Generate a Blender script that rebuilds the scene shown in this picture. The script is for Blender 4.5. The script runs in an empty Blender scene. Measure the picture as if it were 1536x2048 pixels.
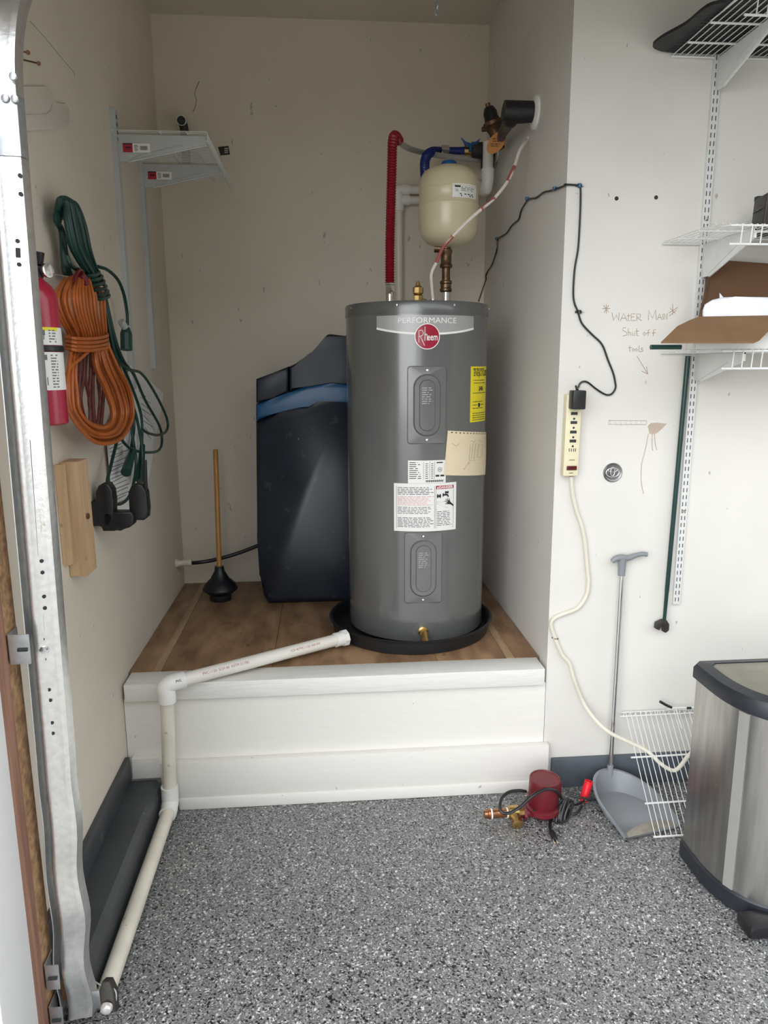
import bpy, bmesh, math, random
from mathutils import Vector, Matrix
from math import sin, cos, pi
random.seed(7)
C = bpy.context.scene.collection
sc = bpy.context.scene

# ------------------------------------------------------------------ camera
CAM = Vector((.7267, -2.4763, 1.58)); YAW, PITCH, ROLL, F = .0827, .1969, -.005, 1458.7
fw = Vector((sin(YAW)*cos(PITCH), cos(YAW)*cos(PITCH), -sin(PITCH)))
rt = Vector((cos(YAW), -sin(YAW), 0)); up = rt.cross(fw)
rt, up = cos(ROLL)*rt+sin(ROLL)*up, -sin(ROLL)*rt+cos(ROLL)*up
cd = bpy.data.cameras.new('camera'); cam = bpy.data.objects.new('camera', cd); C.objects.link(cam)
cd.sensor_fit = 'VERTICAL'; cd.sensor_height = 36; cd.lens = F/2048*36; cd.clip_start = .05
m = Matrix((rt, up, -fw)).transposed().to_4x4(); m.translation = CAM; cam.matrix_world = m
sc.camera = cam

# ------------------------------------------------------------------ sky, exposure
w = bpy.data.worlds.new('world'); sc.world = w; w.use_nodes = True
nt = w.node_tree; bg = nt.nodes['Background']
tc = nt.nodes.new('ShaderNodeTexCoord'); sx = nt.nodes.new('ShaderNodeSeparateXYZ')
cr = nt.nodes.new('ShaderNodeValToRGB'); nt.links.new(tc.outputs['Generated'], sx.inputs[0]); nt.links.new(sx.outputs['Z'], cr.inputs[0])
cr.color_ramp.elements[0].position = 0; cr.color_ramp.elements[0].color = (.86, .89, .93, 1)
cr.color_ramp.elements[1].position = 1; cr.color_ramp.elements[1].color = (1, 1.05, 1.11, 1)
nt.links.new(cr.outputs[0], bg.inputs[0]); bg.inputs[1].default_value = 1.7
sd_ = bpy.data.lights.new('hazy_sun', 'SUN'); sd_.energy = 1.75; sd_.angle = math.radians(65); sd_.color = (1, 1, 1)
so_ = bpy.data.objects.new('hazy_sun', sd_); C.objects.link(so_)
so_.rotation_euler = Vector((.62, .82, -.28)).to_track_quat('-Z', 'Y').to_euler()
vs = sc.view_settings; vs.view_transform = 'Standard'; vs.look = 'None'; vs.gamma = 1; vs.use_curve_mapping = False
vs.exposure = 0.43
sc.cycles.max_bounces = 10; sc.cycles.diffuse_bounces = 7; sc.cycles.use_denoising = True
sc.cycles.sample_clamp_indirect = 8

# ------------------------------------------------------------------ where things stand: rays onto real planes
def ray(px, py): return fw + rt*((px-768)/F) - up*((py-1024)/F)
def at_y(px, py, Y): d = ray(px, py); return CAM + d*((Y-CAM.y)/d.y)
def at_x(px, py, X): d = ray(px, py); return CAM + d*((X-CAM.x)/d.x)
def at_z(px, py, Z): d = ray(px, py); return CAM + d*((Z-CAM.z)/d.z)
def at_plane(px, py, p, n): d = ray(px, py); return CAM + d*((p-CAM).dot(n)/d.dot(n))

# ------------------------------------------------------------------ materials
def mat(name, col, rough=.5, metal=0, var=0, vscale=20, bump=0, bscale=60, col2=None, spec=None, coat=0, stretch=None, specks=None, speckcol=(.2,.17,.13)):
    m = bpy.data.materials.new(name); m.use_nodes = True; n = m.node_tree; b = n.nodes['Principled BSDF']
    b.inputs['Base Color'].default_value = (*col, 1); b.inputs['Roughness'].default_value = rough; b.inputs['Metallic'].default_value = metal
    if spec is not None: b.inputs['Specular IOR Level'].default_value = spec
    if coat: b.inputs['Coat Weight'].default_value = coat; b.inputs['Coat Roughness'].default_value = .1
    t = n.nodes.new('ShaderNodeTexCoord'); vec = t.outputs['Object']
    if stretch:
        mp = n.nodes.new('ShaderNodeMapping'); mp.inputs['Scale'].default_value = stretch; n.links.new(vec, mp.inputs[0]); vec = mp.outputs[0]
    last = None
    if var or col2:
        no = n.nodes.new('ShaderNodeTexNoise'); no.inputs['Scale'].default_value = vscale; no.inputs['Detail'].default_value = 6; n.links.new(vec, no.inputs['Vector'])
        r = n.nodes.new('ShaderNodeValToRGB'); n.links.new(no.outputs['Fac'], r.inputs[0])
        c2 = col2 if col2 else tuple(max(0, x*(1-var)) for x in col)
        r.color_ramp.elements[0].position = .35; r.color_ramp.elements[0].color = (*c2, 1)
        r.color_ramp.elements[1].position = .65; r.color_ramp.elements[1].color = (*col, 1)
        last = r.outputs[0]; n.links.new(last, b.inputs['Base Color'])
    if specks:
        no = n.nodes.new('ShaderNodeTexNoise'); no.inputs['Scale'].default_value = specks[0]; no.inputs['Detail'].default_value = 3
        mp = n.nodes.new('ShaderNodeMapping'); mp.inputs['Scale'].default_value = (1, 1, specks[2] if len(specks) > 2 else .6)
        n.links.new(t.outputs['Object'], mp.inputs[0]); n.links.new(mp.outputs[0], no.inputs['Vector'])
        r = n.nodes.new('ShaderNodeValToRGB'); n.links.new(no.outputs['Fac'], r.inputs[0])
        r.color_ramp.elements[0].position = specks[1]; r.color_ramp.elements[0].color = (0,0,0,1)
        r.color_ramp.elements[1].position = specks[1]+.02; r.color_ramp.elements[1].color = (.55,.55,.55,1)
        mx = n.nodes.new('ShaderNodeMix'); mx.data_type = 'RGBA'; n.links.new(r.outputs[0], mx.inputs[0])
        if last: n.links.new(last, mx.inputs[6])
        else: mx.inputs[6].default_value = (*col, 1)
        mx.inputs[7].default_value = (*speckcol, 1); n.links.new(mx.outputs[2], b.inputs['Base Color'])
    if bump:
        no = n.nodes.new('ShaderNodeTexNoise'); no.inputs['Scale'].default_value = bscale; no.inputs['Detail'].default_value = 4; n.links.new(vec, no.inputs['Vector'])
        bu = n.nodes.new('ShaderNodeBump'); bu.inputs['Strength'].default_value = bump; bu.inputs['Distance'].default_value = .004
        n.links.new(no.outputs['Fac'], bu.inputs['Height']); n.links.new(bu.outputs[0], b.inputs['Normal'])
    return m
PAINT = mat('cream_wall_paint', (.70,.635,.53), .55, var=.06, vscale=2.5, bump=.12, bscale=45, specks=(34,.718,.5))
PAINTR = mat('wall_paint_cool_lit', (.70,.68,.635), .5, var=.05, vscale=3, bump=.14, bscale=60, specks=(36,.715,.5))  # same paint as the cream walls, cool daylight put into the colour
CEIL = mat('ceiling_paint', (.62,.56,.48), .7, var=.08, vscale=3, bump=.1)
TRIMW = mat('white_trim_paint', (.78,.76,.71), .4, var=.03, vscale=9, bump=.06, bscale=30, stretch=(1,6,12), specks=(45,.74,1))
NOSEP = mat('brushed_white_paint', (.78,.77,.73), .45, var=.07, vscale=9, bump=.2, bscale=20, stretch=(1,12,14))
PLY = mat('stained_plywood', (.33,.20,.11), .5, vscale=5, col2=(.17,.095,.05), bump=.1, bscale=30, stretch=(3,1,3), specks=(16,.68,1), speckcol=(.10,.055,.03))
PLY2 = mat('lighter_plywood_strip', (.40,.28,.16), .5, vscale=6, col2=(.30,.195,.105), bump=.1, stretch=(5,1,5))
CURB = mat('dark_grey_curb_paint', (.055,.06,.065), .45, var=.3, vscale=6, bump=.3, bscale=25, specks=(30,.72,1), speckcol=(.2,.2,.19))
BASEB = mat('slate_baseboard_rubber', (.085,.10,.12), .35, var=.2, vscale=6, bump=.1)
STEEL = mat('galvanised_steel', (.80,.80,.78), .30, metal=.9, col2=(.70,.70,.69), vscale=60, bump=.1, bscale=120, specks=(26,.70,.3), speckcol=(.42,.33,.2))
ZINC = mat('zinc_plate', (.62,.64,.66), .35, metal=.85, var=.25, vscale=35)
CHROME = mat('chrome', (.8,.8,.8), .15, metal=1, var=.05)
BRASS = mat('brass', (.62,.42,.16), .3, metal=1, var=.3, vscale=40)
BRONZE = mat('tarnished_bronze', (.20,.125,.07), .38, metal=.8, col2=(.09,.055,.035), vscale=45)
COPPER = mat('copper', (.55,.25,.12), .3, metal=1, var=.4, vscale=40)
REDWOOD = mat('reddish_lumber', (.36,.19,.125), .7, col2=(.24,.115,.075), vscale=4, stretch=(18,18,1), bump=.2)
OSB = mat('chipboard_edge', (.42,.26,.13), .8, col2=(.22,.12,.06), vscale=55, bump=.5, bscale=90)
PINE = mat('pine_lumber', (.60,.42,.25), .6, col2=(.50,.33,.18), vscale=5, stretch=(14,14,1), bump=.08, specks=(30,.72,1))
PINEEND = mat('pine_end_grain', (.40,.26,.15), .7, var=.3, vscale=60)
JAMBW = mat('white_vinyl_trim', (.85,.85,.84), .45, var=.03)
GREYBODY = mat('grey_enamel', (.155,.158,.155), .24, metal=.3, var=.05, vscale=4, spec=.5, coat=.6)
GREYCAP = mat('dark_grey_enamel', (.13,.133,.132), .26, metal=.3, var=.05, coat=.4)
COVERM = mat('grey_enamel_cover', (.17,.173,.17), .26, metal=.3, var=.04, coat=.5)
SILVER = mat('silver_foil_badge', (.40,.40,.395), .4, metal=.25, var=.08, vscale=12)
WHITEM = mat('white_label_stock', (.82,.82,.79), .45, var=.02)
WHITEP = mat('white_print', (.85,.85,.82), .4, var=.02)
BLACKP = mat('black_print', (.02,.02,.02), .5, var=.1)
GREYP = mat('grey_print', (.17,.17,.17), .5, var=.1)
PINKP = mat('pink_print', (.75,.45,.45), .5, var=.1)
REDP = mat('red_print', (.45,.02,.04), .4, var=.1)
LOGOR = mat('crimson_badge', (.36,.008,.035), .25, var=.1, coat=.4)
YELLOW = mat('yellow_label_stock', (.85,.72,.02), .4, var=.04)
NOTE = mat('cream_note_paper', (.78,.66,.46), .7, var=.05, vscale=12)
PENCIL = mat('pencil_line', (.30,.24,.18), .7, var=.1)
BROWNPEN = mat('brown_wall_pencil', (.42,.31,.21), .7, var=.2, vscale=80)
BLACKPL = mat('black_plastic', (.012,.012,.014), .35, var=.2, vscale=20)
PAN = mat('black_pan_plastic', (.012,.013,.015), .42, var=.2, vscale=9)
NAVY = mat('navy_cabinet_plastic', (.011,.017,.030), .33, var=.35, vscale=7, specks=(20,.68,1), speckcol=(.045,.05,.06))
NAVYL = mat('navy_lid_plastic', (.010,.016,.028), .4, var=.2, vscale=7)
BLUEB = mat('blue_stripe_plastic', (.012,.085,.20), .35, var=.12, vscale=12)
RUBBER = mat('black_rubber', (.008,.009,.014), .4, var=.2)
AMBER = mat('varnished_dowel', (.50,.24,.05), .35, var=.25, vscale=9, stretch=(8,8,1))
TANKC = mat('beige_tank_enamel', (.62,.545,.37), .3, var=.04, vscale=5, coat=.2)
BLUEC = mat('blue_cap_plastic', (.01,.09,.28), .35, var=.1)
REDH = mat('red_corrugated_plastic', (.24,.004,.016), .35, var=.15, vscale=30)
BLUEH = mat('blue_corrugated_plastic', (.006,.02,.17), .35, var=.15)
PEX = mat('grey_pipe_plastic', (.42,.41,.38), .4, var=.05)
PVC = mat('white_pipe_plastic', (.76,.73,.66), .35, var=.06, vscale=8)
PVCA = mat('aged_pipe_plastic', (.74,.69,.58), .38, var=.12, vscale=12, specks=(30,.7,1), speckcol=(.35,.25,.18))
PVCF = mat('pipe_fitting_plastic', (.80,.79,.75), .32, var=.03)
DARKV = mat('dark_valve_body', (.03,.032,.032), .45, var=.4, vscale=20)
FOAMB = mat('black_pipe_wrap', (.008,.008,.009), .5, var=.3, bump=.6, bscale=40)
ORANGET = mat('orange_tag_card', (.62,.27,.08), .6, var=.08)
WIREW = mat('white_wire_insulation', (.75,.70,.64), .45, var=.08)
WIRER = mat('faded_red_insulation', (.42,.10,.09), .5, var=.3, vscale=20)
IVORY = mat('ivory_plastic', (.76,.70,.48), .35, var=.05)
CORDW = mat('off_white_cord', (.72,.68,.58), .4, var=.08)
ADAPT = mat('black_adapter_plastic', (.012,.013,.014), .4, var=.1)
DKRED = mat('dark_red_switch', (.10,.005,.006), .25, var=.2)
BLUECLIP = mat('blue_clip_plastic', (.02,.10,.20), .4, var=.1)
WIREWH = mat('white_coated_wire', (.72,.73,.71), .35, var=.05)
RAILW = mat('white_powder_coat', (.68,.69,.67), .4, var=.05, vscale=30)
DUSTY = mat('dusty_grey_white_steel', (.50,.515,.51), .45, var=.06, vscale=14)
SLOTD = mat('dark_slot', (.03,.035,.035), .7, var=.1)
GREENC = mat('dark_green_cord', (.006,.045,.035), .4, var=.2)
ORANGEC = mat('orange_cord', (.48,.125,.025), .42, var=.2, vscale=18)
MAROONC = mat('maroon_cord', (.12,.02,.015), .5, var=.2)
EXTR = mat('red_extinguisher_enamel', (.36,.008,.035), .3, var=.05, coat=.3)
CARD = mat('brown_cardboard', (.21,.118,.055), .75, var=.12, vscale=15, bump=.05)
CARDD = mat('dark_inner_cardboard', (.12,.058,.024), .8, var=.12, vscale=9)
CARDW = mat('white_cardboard_face', (.70,.70,.68), .6, var=.04)
FOAM = mat('white_foam_wrap', (.78,.79,.84), .6, var=.05, bump=.5, bscale=120)
GRNBAR = mat('dark_green_enamel_bar', (.008,.04,.035), .3, var=.15)
IRON = mat('dark_cast_iron', (.05,.045,.04), .5, metal=.4, var=.3)
DPAN = mat('blue_grey_plastic', (.235,.25,.27), .35, var=.06, vscale=7)
DPAND = mat('dust_on_plastic', (.34,.31,.26), .8, var=.25, vscale=25)
STAIN = mat('brushed_stainless', (.55,.535,.51), .3, metal=1, col2=(.42,.405,.385), vscale=7, stretch=(6,6,.6), specks=(60,.72,1), speckcol=(.65,.64,.6))
LIDST = mat('dusty_stainless_lid', (.36,.34,.28), .42, metal=.7, col2=(.27,.255,.215), vscale=8)
CANB = mat('charcoal_lid_plastic', (.018,.021,.028), .4, var=.15)
PUMPR = mat('red_cast_iron', (.15,.010,.018), .4, var=.15, bump=.2, bscale=90)
REDG = mat('bright_red_grip', (.75,.015,.03), .35, var=.05)
EMBLEM = mat('brushed_emblem_metal', (.30,.30,.30), .3, metal=.9, var=.2, vscale=60)
CONC = mat('driveway_concrete', (.42,.405,.37), .8, var=.15, vscale=3, bump=.2)
BLOCKM = mat('light_blocker_surface', (.16,.15,.13), .8, var=.2, vscale=3)  # surface of the added light-blocking wall outside
MATB = mat('black_rubber_mat', (.004,.0045,.006), .5, var=.3, bump=.8, bscale=70, stretch=(1,3,1))
CLEARP = mat('pale_grey_plastic_plate', (.66,.61,.53), .35, var=.04)
PATCH = mat('patch_outline_paint', (.66,.62,.53), .6, var=.1)
STAINL = mat('brown_drip_stain', (.52,.42,.34), .6, var=.15)
TORN = mat('torn_paper_residue', (.62,.56,.49), .7, var=.15)
RUST = mat('rusty_screw_steel', (.22,.12,.06), .5, metal=.6, var=.3)
DKHOLE = mat('hole_shadowed_plaster', (.05,.035,.025), .9, var=.2)
MIRRORL = mat('sensor_lens', (.75,.72,.7), .12, metal=.5, var=.1)

def flake():
    m = bpy.data.materials.new('flake_epoxy_floor'); m.use_nodes = True; n = m.node_tree; b = n.nodes['Principled BSDF']; L = n.links.new
    t = n.nodes.new('ShaderNodeTexCoord')
    no = n.nodes.new('ShaderNodeTexNoise'); no.inputs['Scale'].default_value = 90; L(t.outputs['Object'], no.inputs['Vector'])
    mv = n.nodes.new('ShaderNodeVectorMath'); mv.operation = 'MULTIPLY_ADD'; mv.inputs[1].default_value = (.008,)*3; L(no.outputs['Color'], mv.inputs[0]); L(t.outputs['Object'], mv.inputs[2])
    cols = []
    for sc_, stops in ((270, ((0,.055),(.22,.15),(.50,.225),(.76,.33),(.94,.58))), (185, ((0,.018),(.30,.17),(.92,.62)))):
        v = n.nodes.new('ShaderNodeTexVoronoi'); v.inputs['Scale'].default_value = sc_; L(mv.outputs[0], v.inputs['Vector'])
        s = n.nodes.new('ShaderNodeSeparateColor'); L(v.outputs['Color'], s.inputs[0])
        r = n.nodes.new('ShaderNodeValToRGB'); r.color_ramp.interpolation = 'CONSTANT'; L(s.outputs[0], r.inputs[0])
        e = r.color_ramp.elements
        e[0].position, e[0].color = stops[0][0], (stops[0][1],stops[0][1]*1.01,stops[0][1]*1.02,1)
        e[1].position, e[1].color = stops[1][0], (stops[1][1],)*3+(1,)
        for p, g in stops[2:]: q = e.new(p); q.color = (g, g*.995, g*.97, 1)
        cols.append((r, s))
    mx = n.nodes.new('ShaderNodeMix'); mx.data_type = 'RGBA'
    th = n.nodes.new('ShaderNodeMath'); th.operation = 'GREATER_THAN'; th.inputs[1].default_value = .72; L(cols[1][1].outputs[1], th.inputs[0])
    L(th.outputs[0], mx.inputs[0]); L(cols[0][0].outputs[0], mx.inputs[6]); L(cols[1][0].outputs[0], mx.inputs[7])
    L(mx.outputs[2], b.inputs['Base Color']); b.inputs['Roughness'].default_value = .33
    bn = n.nodes.new('ShaderNodeTexNoise'); bn.inputs['Scale'].default_value = 140; L(t.outputs['Object'], bn.inputs['Vector'])
    bu = n.nodes.new('ShaderNodeBump'); bu.inputs['Strength'].default_value = .35; bu.inputs['Distance'].default_value = .002; L(bn.outputs['Fac'], bu.inputs['Height']); L(bu.outputs[0], b.inputs['Normal'])
    return m
FLAKE = flake()

# ------------------------------------------------------------------ mesh helpers
def V(*a): return Vector(a)
def box(bm, lo, hi, bev=0, M=None):
    vs_ = [bm.verts.new((x, y, z)) for x in (lo[0], hi[0]) for y in (lo[1], hi[1]) for z in (lo[2], hi[2])]
    fs = [(0,1,3,2),(4,6,7,5),(0,4,5,1),(2,3,7,6),(0,2,6,4),(1,5,7,3)]
    ff = [bm.faces.new([vs_[i] for i in f]) for f in fs]
    if bev:
        es = list({e for f in ff for e in f.edges}); r = bmesh.ops.bevel(bm, geom=es, offset=bev, segments=2, affect='EDGES', profile=.5)
        vs_ = list({v for f in r['faces'] for v in f.verts} | {v for v in vs_ if v.is_valid})
    if M is not None: bmesh.ops.transform(bm, matrix=M, verts=[v for v in vs_ if v.is_valid])
    return bm
def frame(d):
    d = d.normalized(); a = V(0,0,1) if abs(d.z) < .9 else V(1,0,0); u = d.cross(a).normalized(); return u, d.cross(u).normalized()
def spline(pts, k=6):
    P = [Vector(p) for p in pts]
    if len(P) < 3: return P
    P = [2*P[0]-P[1]] + P + [2*P[-1]-P[-2]]; out = []
    for i in range(1, len(P)-2):
        a, b, c, d = P[i-1:i+3]
        for j in range(k):
            t = j/k; out.append(.5*((2*b)+(c-a)*t+(2*a-5*b+4*c-d)*t*t+(3*b-a-3*c+d)*t**3))
    out.append(P[-2]); return out
def tube(bm, pts, r, seg=8, smooth=0, cap=True, closed=False):
    P = spline(pts, smooth) if smooth else [Vector(p) for p in pts]
    n = len(P); R = r if callable(r) else (lambda t: r)
    u = None; rings = []
    for i in range(n):
        if closed: d = P[(i+1) % n]-P[i-1]
        else: d = (P[min(i+1, n-1)]-P[max(i-1, 0)])
        if d.length < 1e-9: d = V(0,0,1)
        d.normalize()
        if u is None: u, v = frame(d)
        else:
            u = u - d*u.dot(d)
            u = u.normalized() if u.length > 1e-6 else frame(d)[0]
            v = d.cross(u)
        q = R(i/(n-1)) if n > 1 else R(0)
        rings.append([bm.verts.new(P[i]+(u*cos(2*pi*k/seg)+v*sin(2*pi*k/seg))*q) for k in range(seg)])
    for i in range(n if closed else n-1):
        a, b = rings[i], rings[(i+1) % n]
        for k in range(seg): bm.faces.new((a[k], a[(k+1)%seg], b[(k+1)%seg], b[k]))
    if cap and not closed: bm.faces.new(rings[0][::-1]); bm.faces.new(rings[-1])
    return bm
def lathe(bm, prof, base, axis=(0,0,1), seg=32, cap=True):
    ax = Vector(axis).normalized(); u, v = frame(ax); base = Vector(base); rings = []
    for r, h in prof: rings.append([bm.verts.new(base+ax*h+(u*cos(2*pi*k/seg)+v*sin(2*pi*k/seg))*max(r, 1e-5)) for k in range(seg)])
    for a, b in zip(rings, rings[1:]):
        for k in range(seg): bm.faces.new((a[k], a[(k+1)%seg], b[(k+1)%seg], b[k]))
    if cap: bm.faces.new(rings[0][::-1]); bm.faces.new(rings[-1])
    return bm
def cyl(bm, a, b, r, seg=20, r2=None):
    a, b = Vector(a), Vector(b); r2 = r if r2 is None else r2; return lathe(bm, [(r, 0), (r2, (b-a).length)], a, b-a, seg)
def prism(bm, pts, vec, bev=0):
    vec = Vector(vec); a = [bm.verts.new(Vector(p)) for p in pts]; b = [bm.verts.new(Vector(p)+vec) for p in pts]; n = len(a)
    fs = [bm.faces.new(a[::-1]), bm.faces.new(b)]
    for i in range(n): fs.append(bm.faces.new((a[i], a[(i+1)%n], b[(i+1)%n], b[i])))
    if bev:
        es = list(fs[0].edges)+list(fs[1].edges); bmesh.ops.bevel(bm, geom=es, offset=bev, segments=3, affect='EDGES', profile=.5)
    return bm
def B(): return bmesh.new()
def obj(name, bm, m, parent=None, smooth=35):
    bmesh.ops.recalc_face_normals(bm, faces=bm.faces[:])
    me = bpy.data.meshes.new(name); bm.to_mesh(me); bm.free()
    if smooth:
        for p in me.polygons: p.use_smooth = True
        me.set_sharp_from_angle(angle=math.radians(smooth))
    o = bpy.data.objects.new(name, me); C.objects.link(o); me.materials.append(m)
    if parent is not None:
        o.parent = parent; o.matrix_parent_inverse = world_of(parent).inverted()
    return o
def world_of(o):
    mm = Matrix.Translation(o.location)
    return mm if o.parent is None else world_of(o.parent) @ o.matrix_parent_inverse @ mm if False else (mm if o.type == 'EMPTY' else Matrix.Identity(4))
def tag(o, label=None, cat=None, group=None, kind=None):
    for k, v in (('label', label), ('category', cat), ('group', group), ('kind', kind)):
        if v: o[k] = v
    return o
def thing(name, label, cat, loc=(0,0,0), group=None):
    o = bpy.data.objects.new(name, None); C.objects.link(o); o.location = loc; o.empty_display_size = .05
    return tag(o, label, cat, group)
def struct(name, bm, m, parent=None, smooth=35):
    o = obj(name, bm, m, parent, smooth)
    if parent is None: o['kind'] = 'structure'
    return o
def text_polys(s, size, bold=0):
    cu = bpy.data.curves.new('t', 'FONT'); cu.body = s; cu.size = size; cu.align_x = 'CENTER'; cu.align_y = 'CENTER'; cu.offset = bold; cu.resolution_u = 3
    o = bpy.data.objects.new('t', cu); C.objects.link(o); dg = bpy.context.evaluated_depsgraph_get(); dg.update()
    me = bpy.data.meshes.new_from_object(o.evaluated_get(dg)); vs_ = [v.co.copy() for v in me.vertices]; fs = [tuple(p.vertices) for p in me.polygons]
    bpy.data.objects.remove(o); bpy.data.curves.remove(cu); bpy.data.meshes.remove(me); return vs_, fs
def add_text(bm, s, size, place, bold=0, sx=1):
    vs_, fs = text_polys(s, size, bold); q = [bm.verts.new(place(v.x*sx, v.y)) for v in vs_]
    for f in fs:
        try: bm.faces.new([q[i] for i in f])
        except ValueError: pass
def flat_rect(bm, place, x0, y0, x1, y1, nx=1):
    for i in range(nx):
        a = x0+(x1-x0)*i/nx; b = x0+(x1-x0)*(i+1)/nx
        bm.faces.new([bm.verts.new(place(*p)) for p in ((a,y0),(b,y0),(b,y1),(a,y1))])
def fine_print(bm, place, x0, y0, x1, y1, rows, h=.55, fill=.8, nx=1, seed=1):
    rd = random.Random(seed); dy = (y1-y0)/rows
    for i in range(rows):
        y = y1-(i+.5)*dy; x = x0; end = x0+(x1-x0)*(fill+(1-fill)*rd.random())
        while x < end:
            wd = min(end-x, (.3+rd.random())*abs(dy)*2.2)
            if wd > 0: flat_rect(bm, place, x, y-dy*h/2, x+wd, y+dy*h/2, nx)
            x += wd+abs(dy)*.5

W, DB, HP, HC = 1.5336, 1.2153, .488, 3.1255
# ------------------------------------------------------------------ setting
bm = B(); box(bm, (-.02, -1.3, -.05), (5.4, .0, 0)); box(bm, (-.02, 0, -.05), (5.4, 1.3, 0)); struct('floor', bm, FLAKE)
bm = B(); box(bm, (-14, -22, -.09), (18, -1.3, -.01)); struct('ground_outside', bm, CONC)
bm = B(); box(bm, (-.12, -1.02, 0), (0, DB+.12, HC)); struct('wall_left', bm, PAINT)
bm = B(); box(bm, (0, DB, 0), (W+.1, DB+.12, HC)); struct('wall_back', bm, PAINT)
bm = B(); box(bm, (W, .0, 0), (W+.1, DB, HC)); box(bm, (W+.1, 0, 0), (5.4, .1, HC)); struct('wall_right', bm, PAINTR)
bm = B(); box(bm, (5.4, -1.02, 0), (5.52, .1, HC)); struct('wall_far_right', bm, PAINTR)
bm = B(); box(bm, (-.12, -1.02, HC), (5.52, DB+.12, HC+.1)); struct('ceiling', bm, CEIL)
bm = B(); box(bm, (-.12, -1.14, 2.56), (5.52, -.96, HC)); box(bm, (4.95, -1.14, 0), (5.52, -.96, 2.56)); struct('wall_front', bm, PAINTR)
bm = B(); box(bm, (1.2, -11.3, -.01), (18, -11, 5.2)); struct('wall_light_blocker', bm, BLOCKM)  # added unseen wall, blocks outdoor light from the right
# door jamb at the left of the opening: white casing, reddish stud, chipboard, drywall edge
bm = B(); box(bm, (-.2, -1.16, 0), (.05, -1.005, 2.56), .003); struct('trim_1', bm, JAMBW)
j = B(); box(j, (-.1, -1.005, 0), (.05, -.955, 2.56), .002); struct('trim_2', j, REDWOOD)
j = B(); box(j, (0, -.955, 0), (.046, -.892, 2.56)); struct('trim_3', j, OSB)
# stepped curb and baseboards
bm = B(); pts = [(.0,-.95,0),(.122,-.95,0),(.117,-.95,.112),(.100,-.95,.126),(0,-.95,.126)]
pts = [(p[0], -.862, p[2]) for p in pts]; prism(bm, pts, (0,.83,0)); struct('trim_4', bm, CURB)
bm = B(); box(bm, (0, -.862, .126), (.017, -.032, .222), .003); struct('baseboard_left', bm, CURB)
bm = B(); box(bm, (W+.03, -.016, 0), (5.4, 0, .12), .003); struct('baseboard_right', bm, BASEB)

# ------------------------------------------------------------------ platform
pl = thing('storage_platform', 'raised white painted platform with stained plywood top filling the wall niche', 'platform', (W/2, .6, 0))
bm = B(); box(bm, (.002, 0.0, .0), (W-.002, .05, .426)); obj('face_board', bm, TRIMW, pl)
bm = B(); box(bm, (.12, -.03, .047), (W+.012, 0, .187), .002); box(bm, (.02, -.03, .132), (.12, 0, .21), .002); obj('lower_board', bm, TRIMW, pl)
bm = B(); box(bm, (.176, -.036, .0), (W-.03, -.002, .047), .006); obj('bottom_strip', bm, TRIMW, pl)
bm = B(); box(bm, (.01, -.02, .424), (W-.012, .092, .488), .003); obj('nosing', bm, NOSEP, pl)
xs = [(.002, .086, PLY), (.0865, .116, PLY2), (.1175, .52, PLY), (.5215, 1.137, PLY), (1.1385, 1.404, PLY), (1.4055, 1.437, PLY2), (1.438, W-.002, PLY)]
for i, (a, b, mm) in enumerate(xs):
    bm = B(); top = .4885 if mm is PLY else .4895
    box(bm, (a, .092, .46), (b, DB-.001, top), .0008); obj('deck_panel', bm, mm, pl)

# ------------------------------------------------------------------ marks on the walls
def strip_on(plane, pts, r, seg=5, flat=None):
    bm = B(); P = [plane(x, y) for x, y in pts]; tube(bm, P, r, seg); return bm
fy = lambda o: (lambda x, y: at_y(x, y, o))
def z3(x, y): return (1080+x*.22456, 560+y*.22456)
strokes = [
 [(555,255),(625,255)],[(590,215),(590,300)],[(565,225),(610,285)],[(612,225),(570,290)],
 [(640,290),(655,360),(680,310),(700,360),(706,290)],[(715,365),(745,295),(775,365)],[(725,340),(765,340)],
 [(790,300),(785,362),(800,362)],[(775,320),(805,318)],[(845,300),(812,302),(812,362),(850,360)],[(812,330),(838,328)],
 [(862,365),(862,300),(895,305),(893,330),(866,335),(905,362)],
 [(965,355),(968,270),(1000,340),(1030,265),(1035,355)],[(1045,355),(1065,300),(1085,355)],[(1052,335),(1080,335)],
 [(1095,300),(1095,352)],[(1107,352),(1107,300),(1130,350),(1132,298)],
 [(1145,295),(1225,245)],[(1160,250),(1205,300)],[(1182,215),(1182,310)],[(1150,320),(1215,270)],
 [(765,425),(742,425),(735,448),(770,465),(772,490),(735,500)],[(785,430),(785,498)],[(785,470),(800,462),(808,498)],
 [(820,465),(822,493),(842,495),(843,465)],[(862,430),(862,495),(877,495)],[(850,457),(880,454)],
 [(930,465),(918,480),(930,496),(945,480),(930,465)],[(980,442),(964,447),(962,498)],[(950,472),(980,468)],
 [(1032,440),(1012,445),(1008,498)],[(998,472),(1030,468)],
 [(800,582),(798,638),(806,638)],[(785,604),(815,602)],[(830,610),(820,622),(830,636),(842,622),(830,610)],[(858,610),(847,622),(858,636),(870,622),(858,610)],
 [(882,585),(882,638),(895,638)],[(918,606),(902,606),(900,617),(916,624),(914,636),(898,638)],
 [(865,680),(960,838)],[(960,838),(905,810)],[(960,838),(948,770)]]
wr_ = thing('wall_writing', 'brown pencil handwriting WATER MAIN Shut off tools with arrow on right wall', 'writing', at_y(*z3(850,450), 0))
for nm, i0, i1 in (('written_star',0,4),('written_word',4,12),('written_word',12,17),('written_star',17,21),('written_word',21,27),('written_word',27,32),('written_word',32,38),('drawn_arrow',38,41)):
    bm = B()
    for s in strokes[i0:i1]: tube(bm, [at_y(*z3(*p), -.0006) for p in s], .0009, 4)
    obj(nm, bm, BROWNPEN, wr_)
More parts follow.
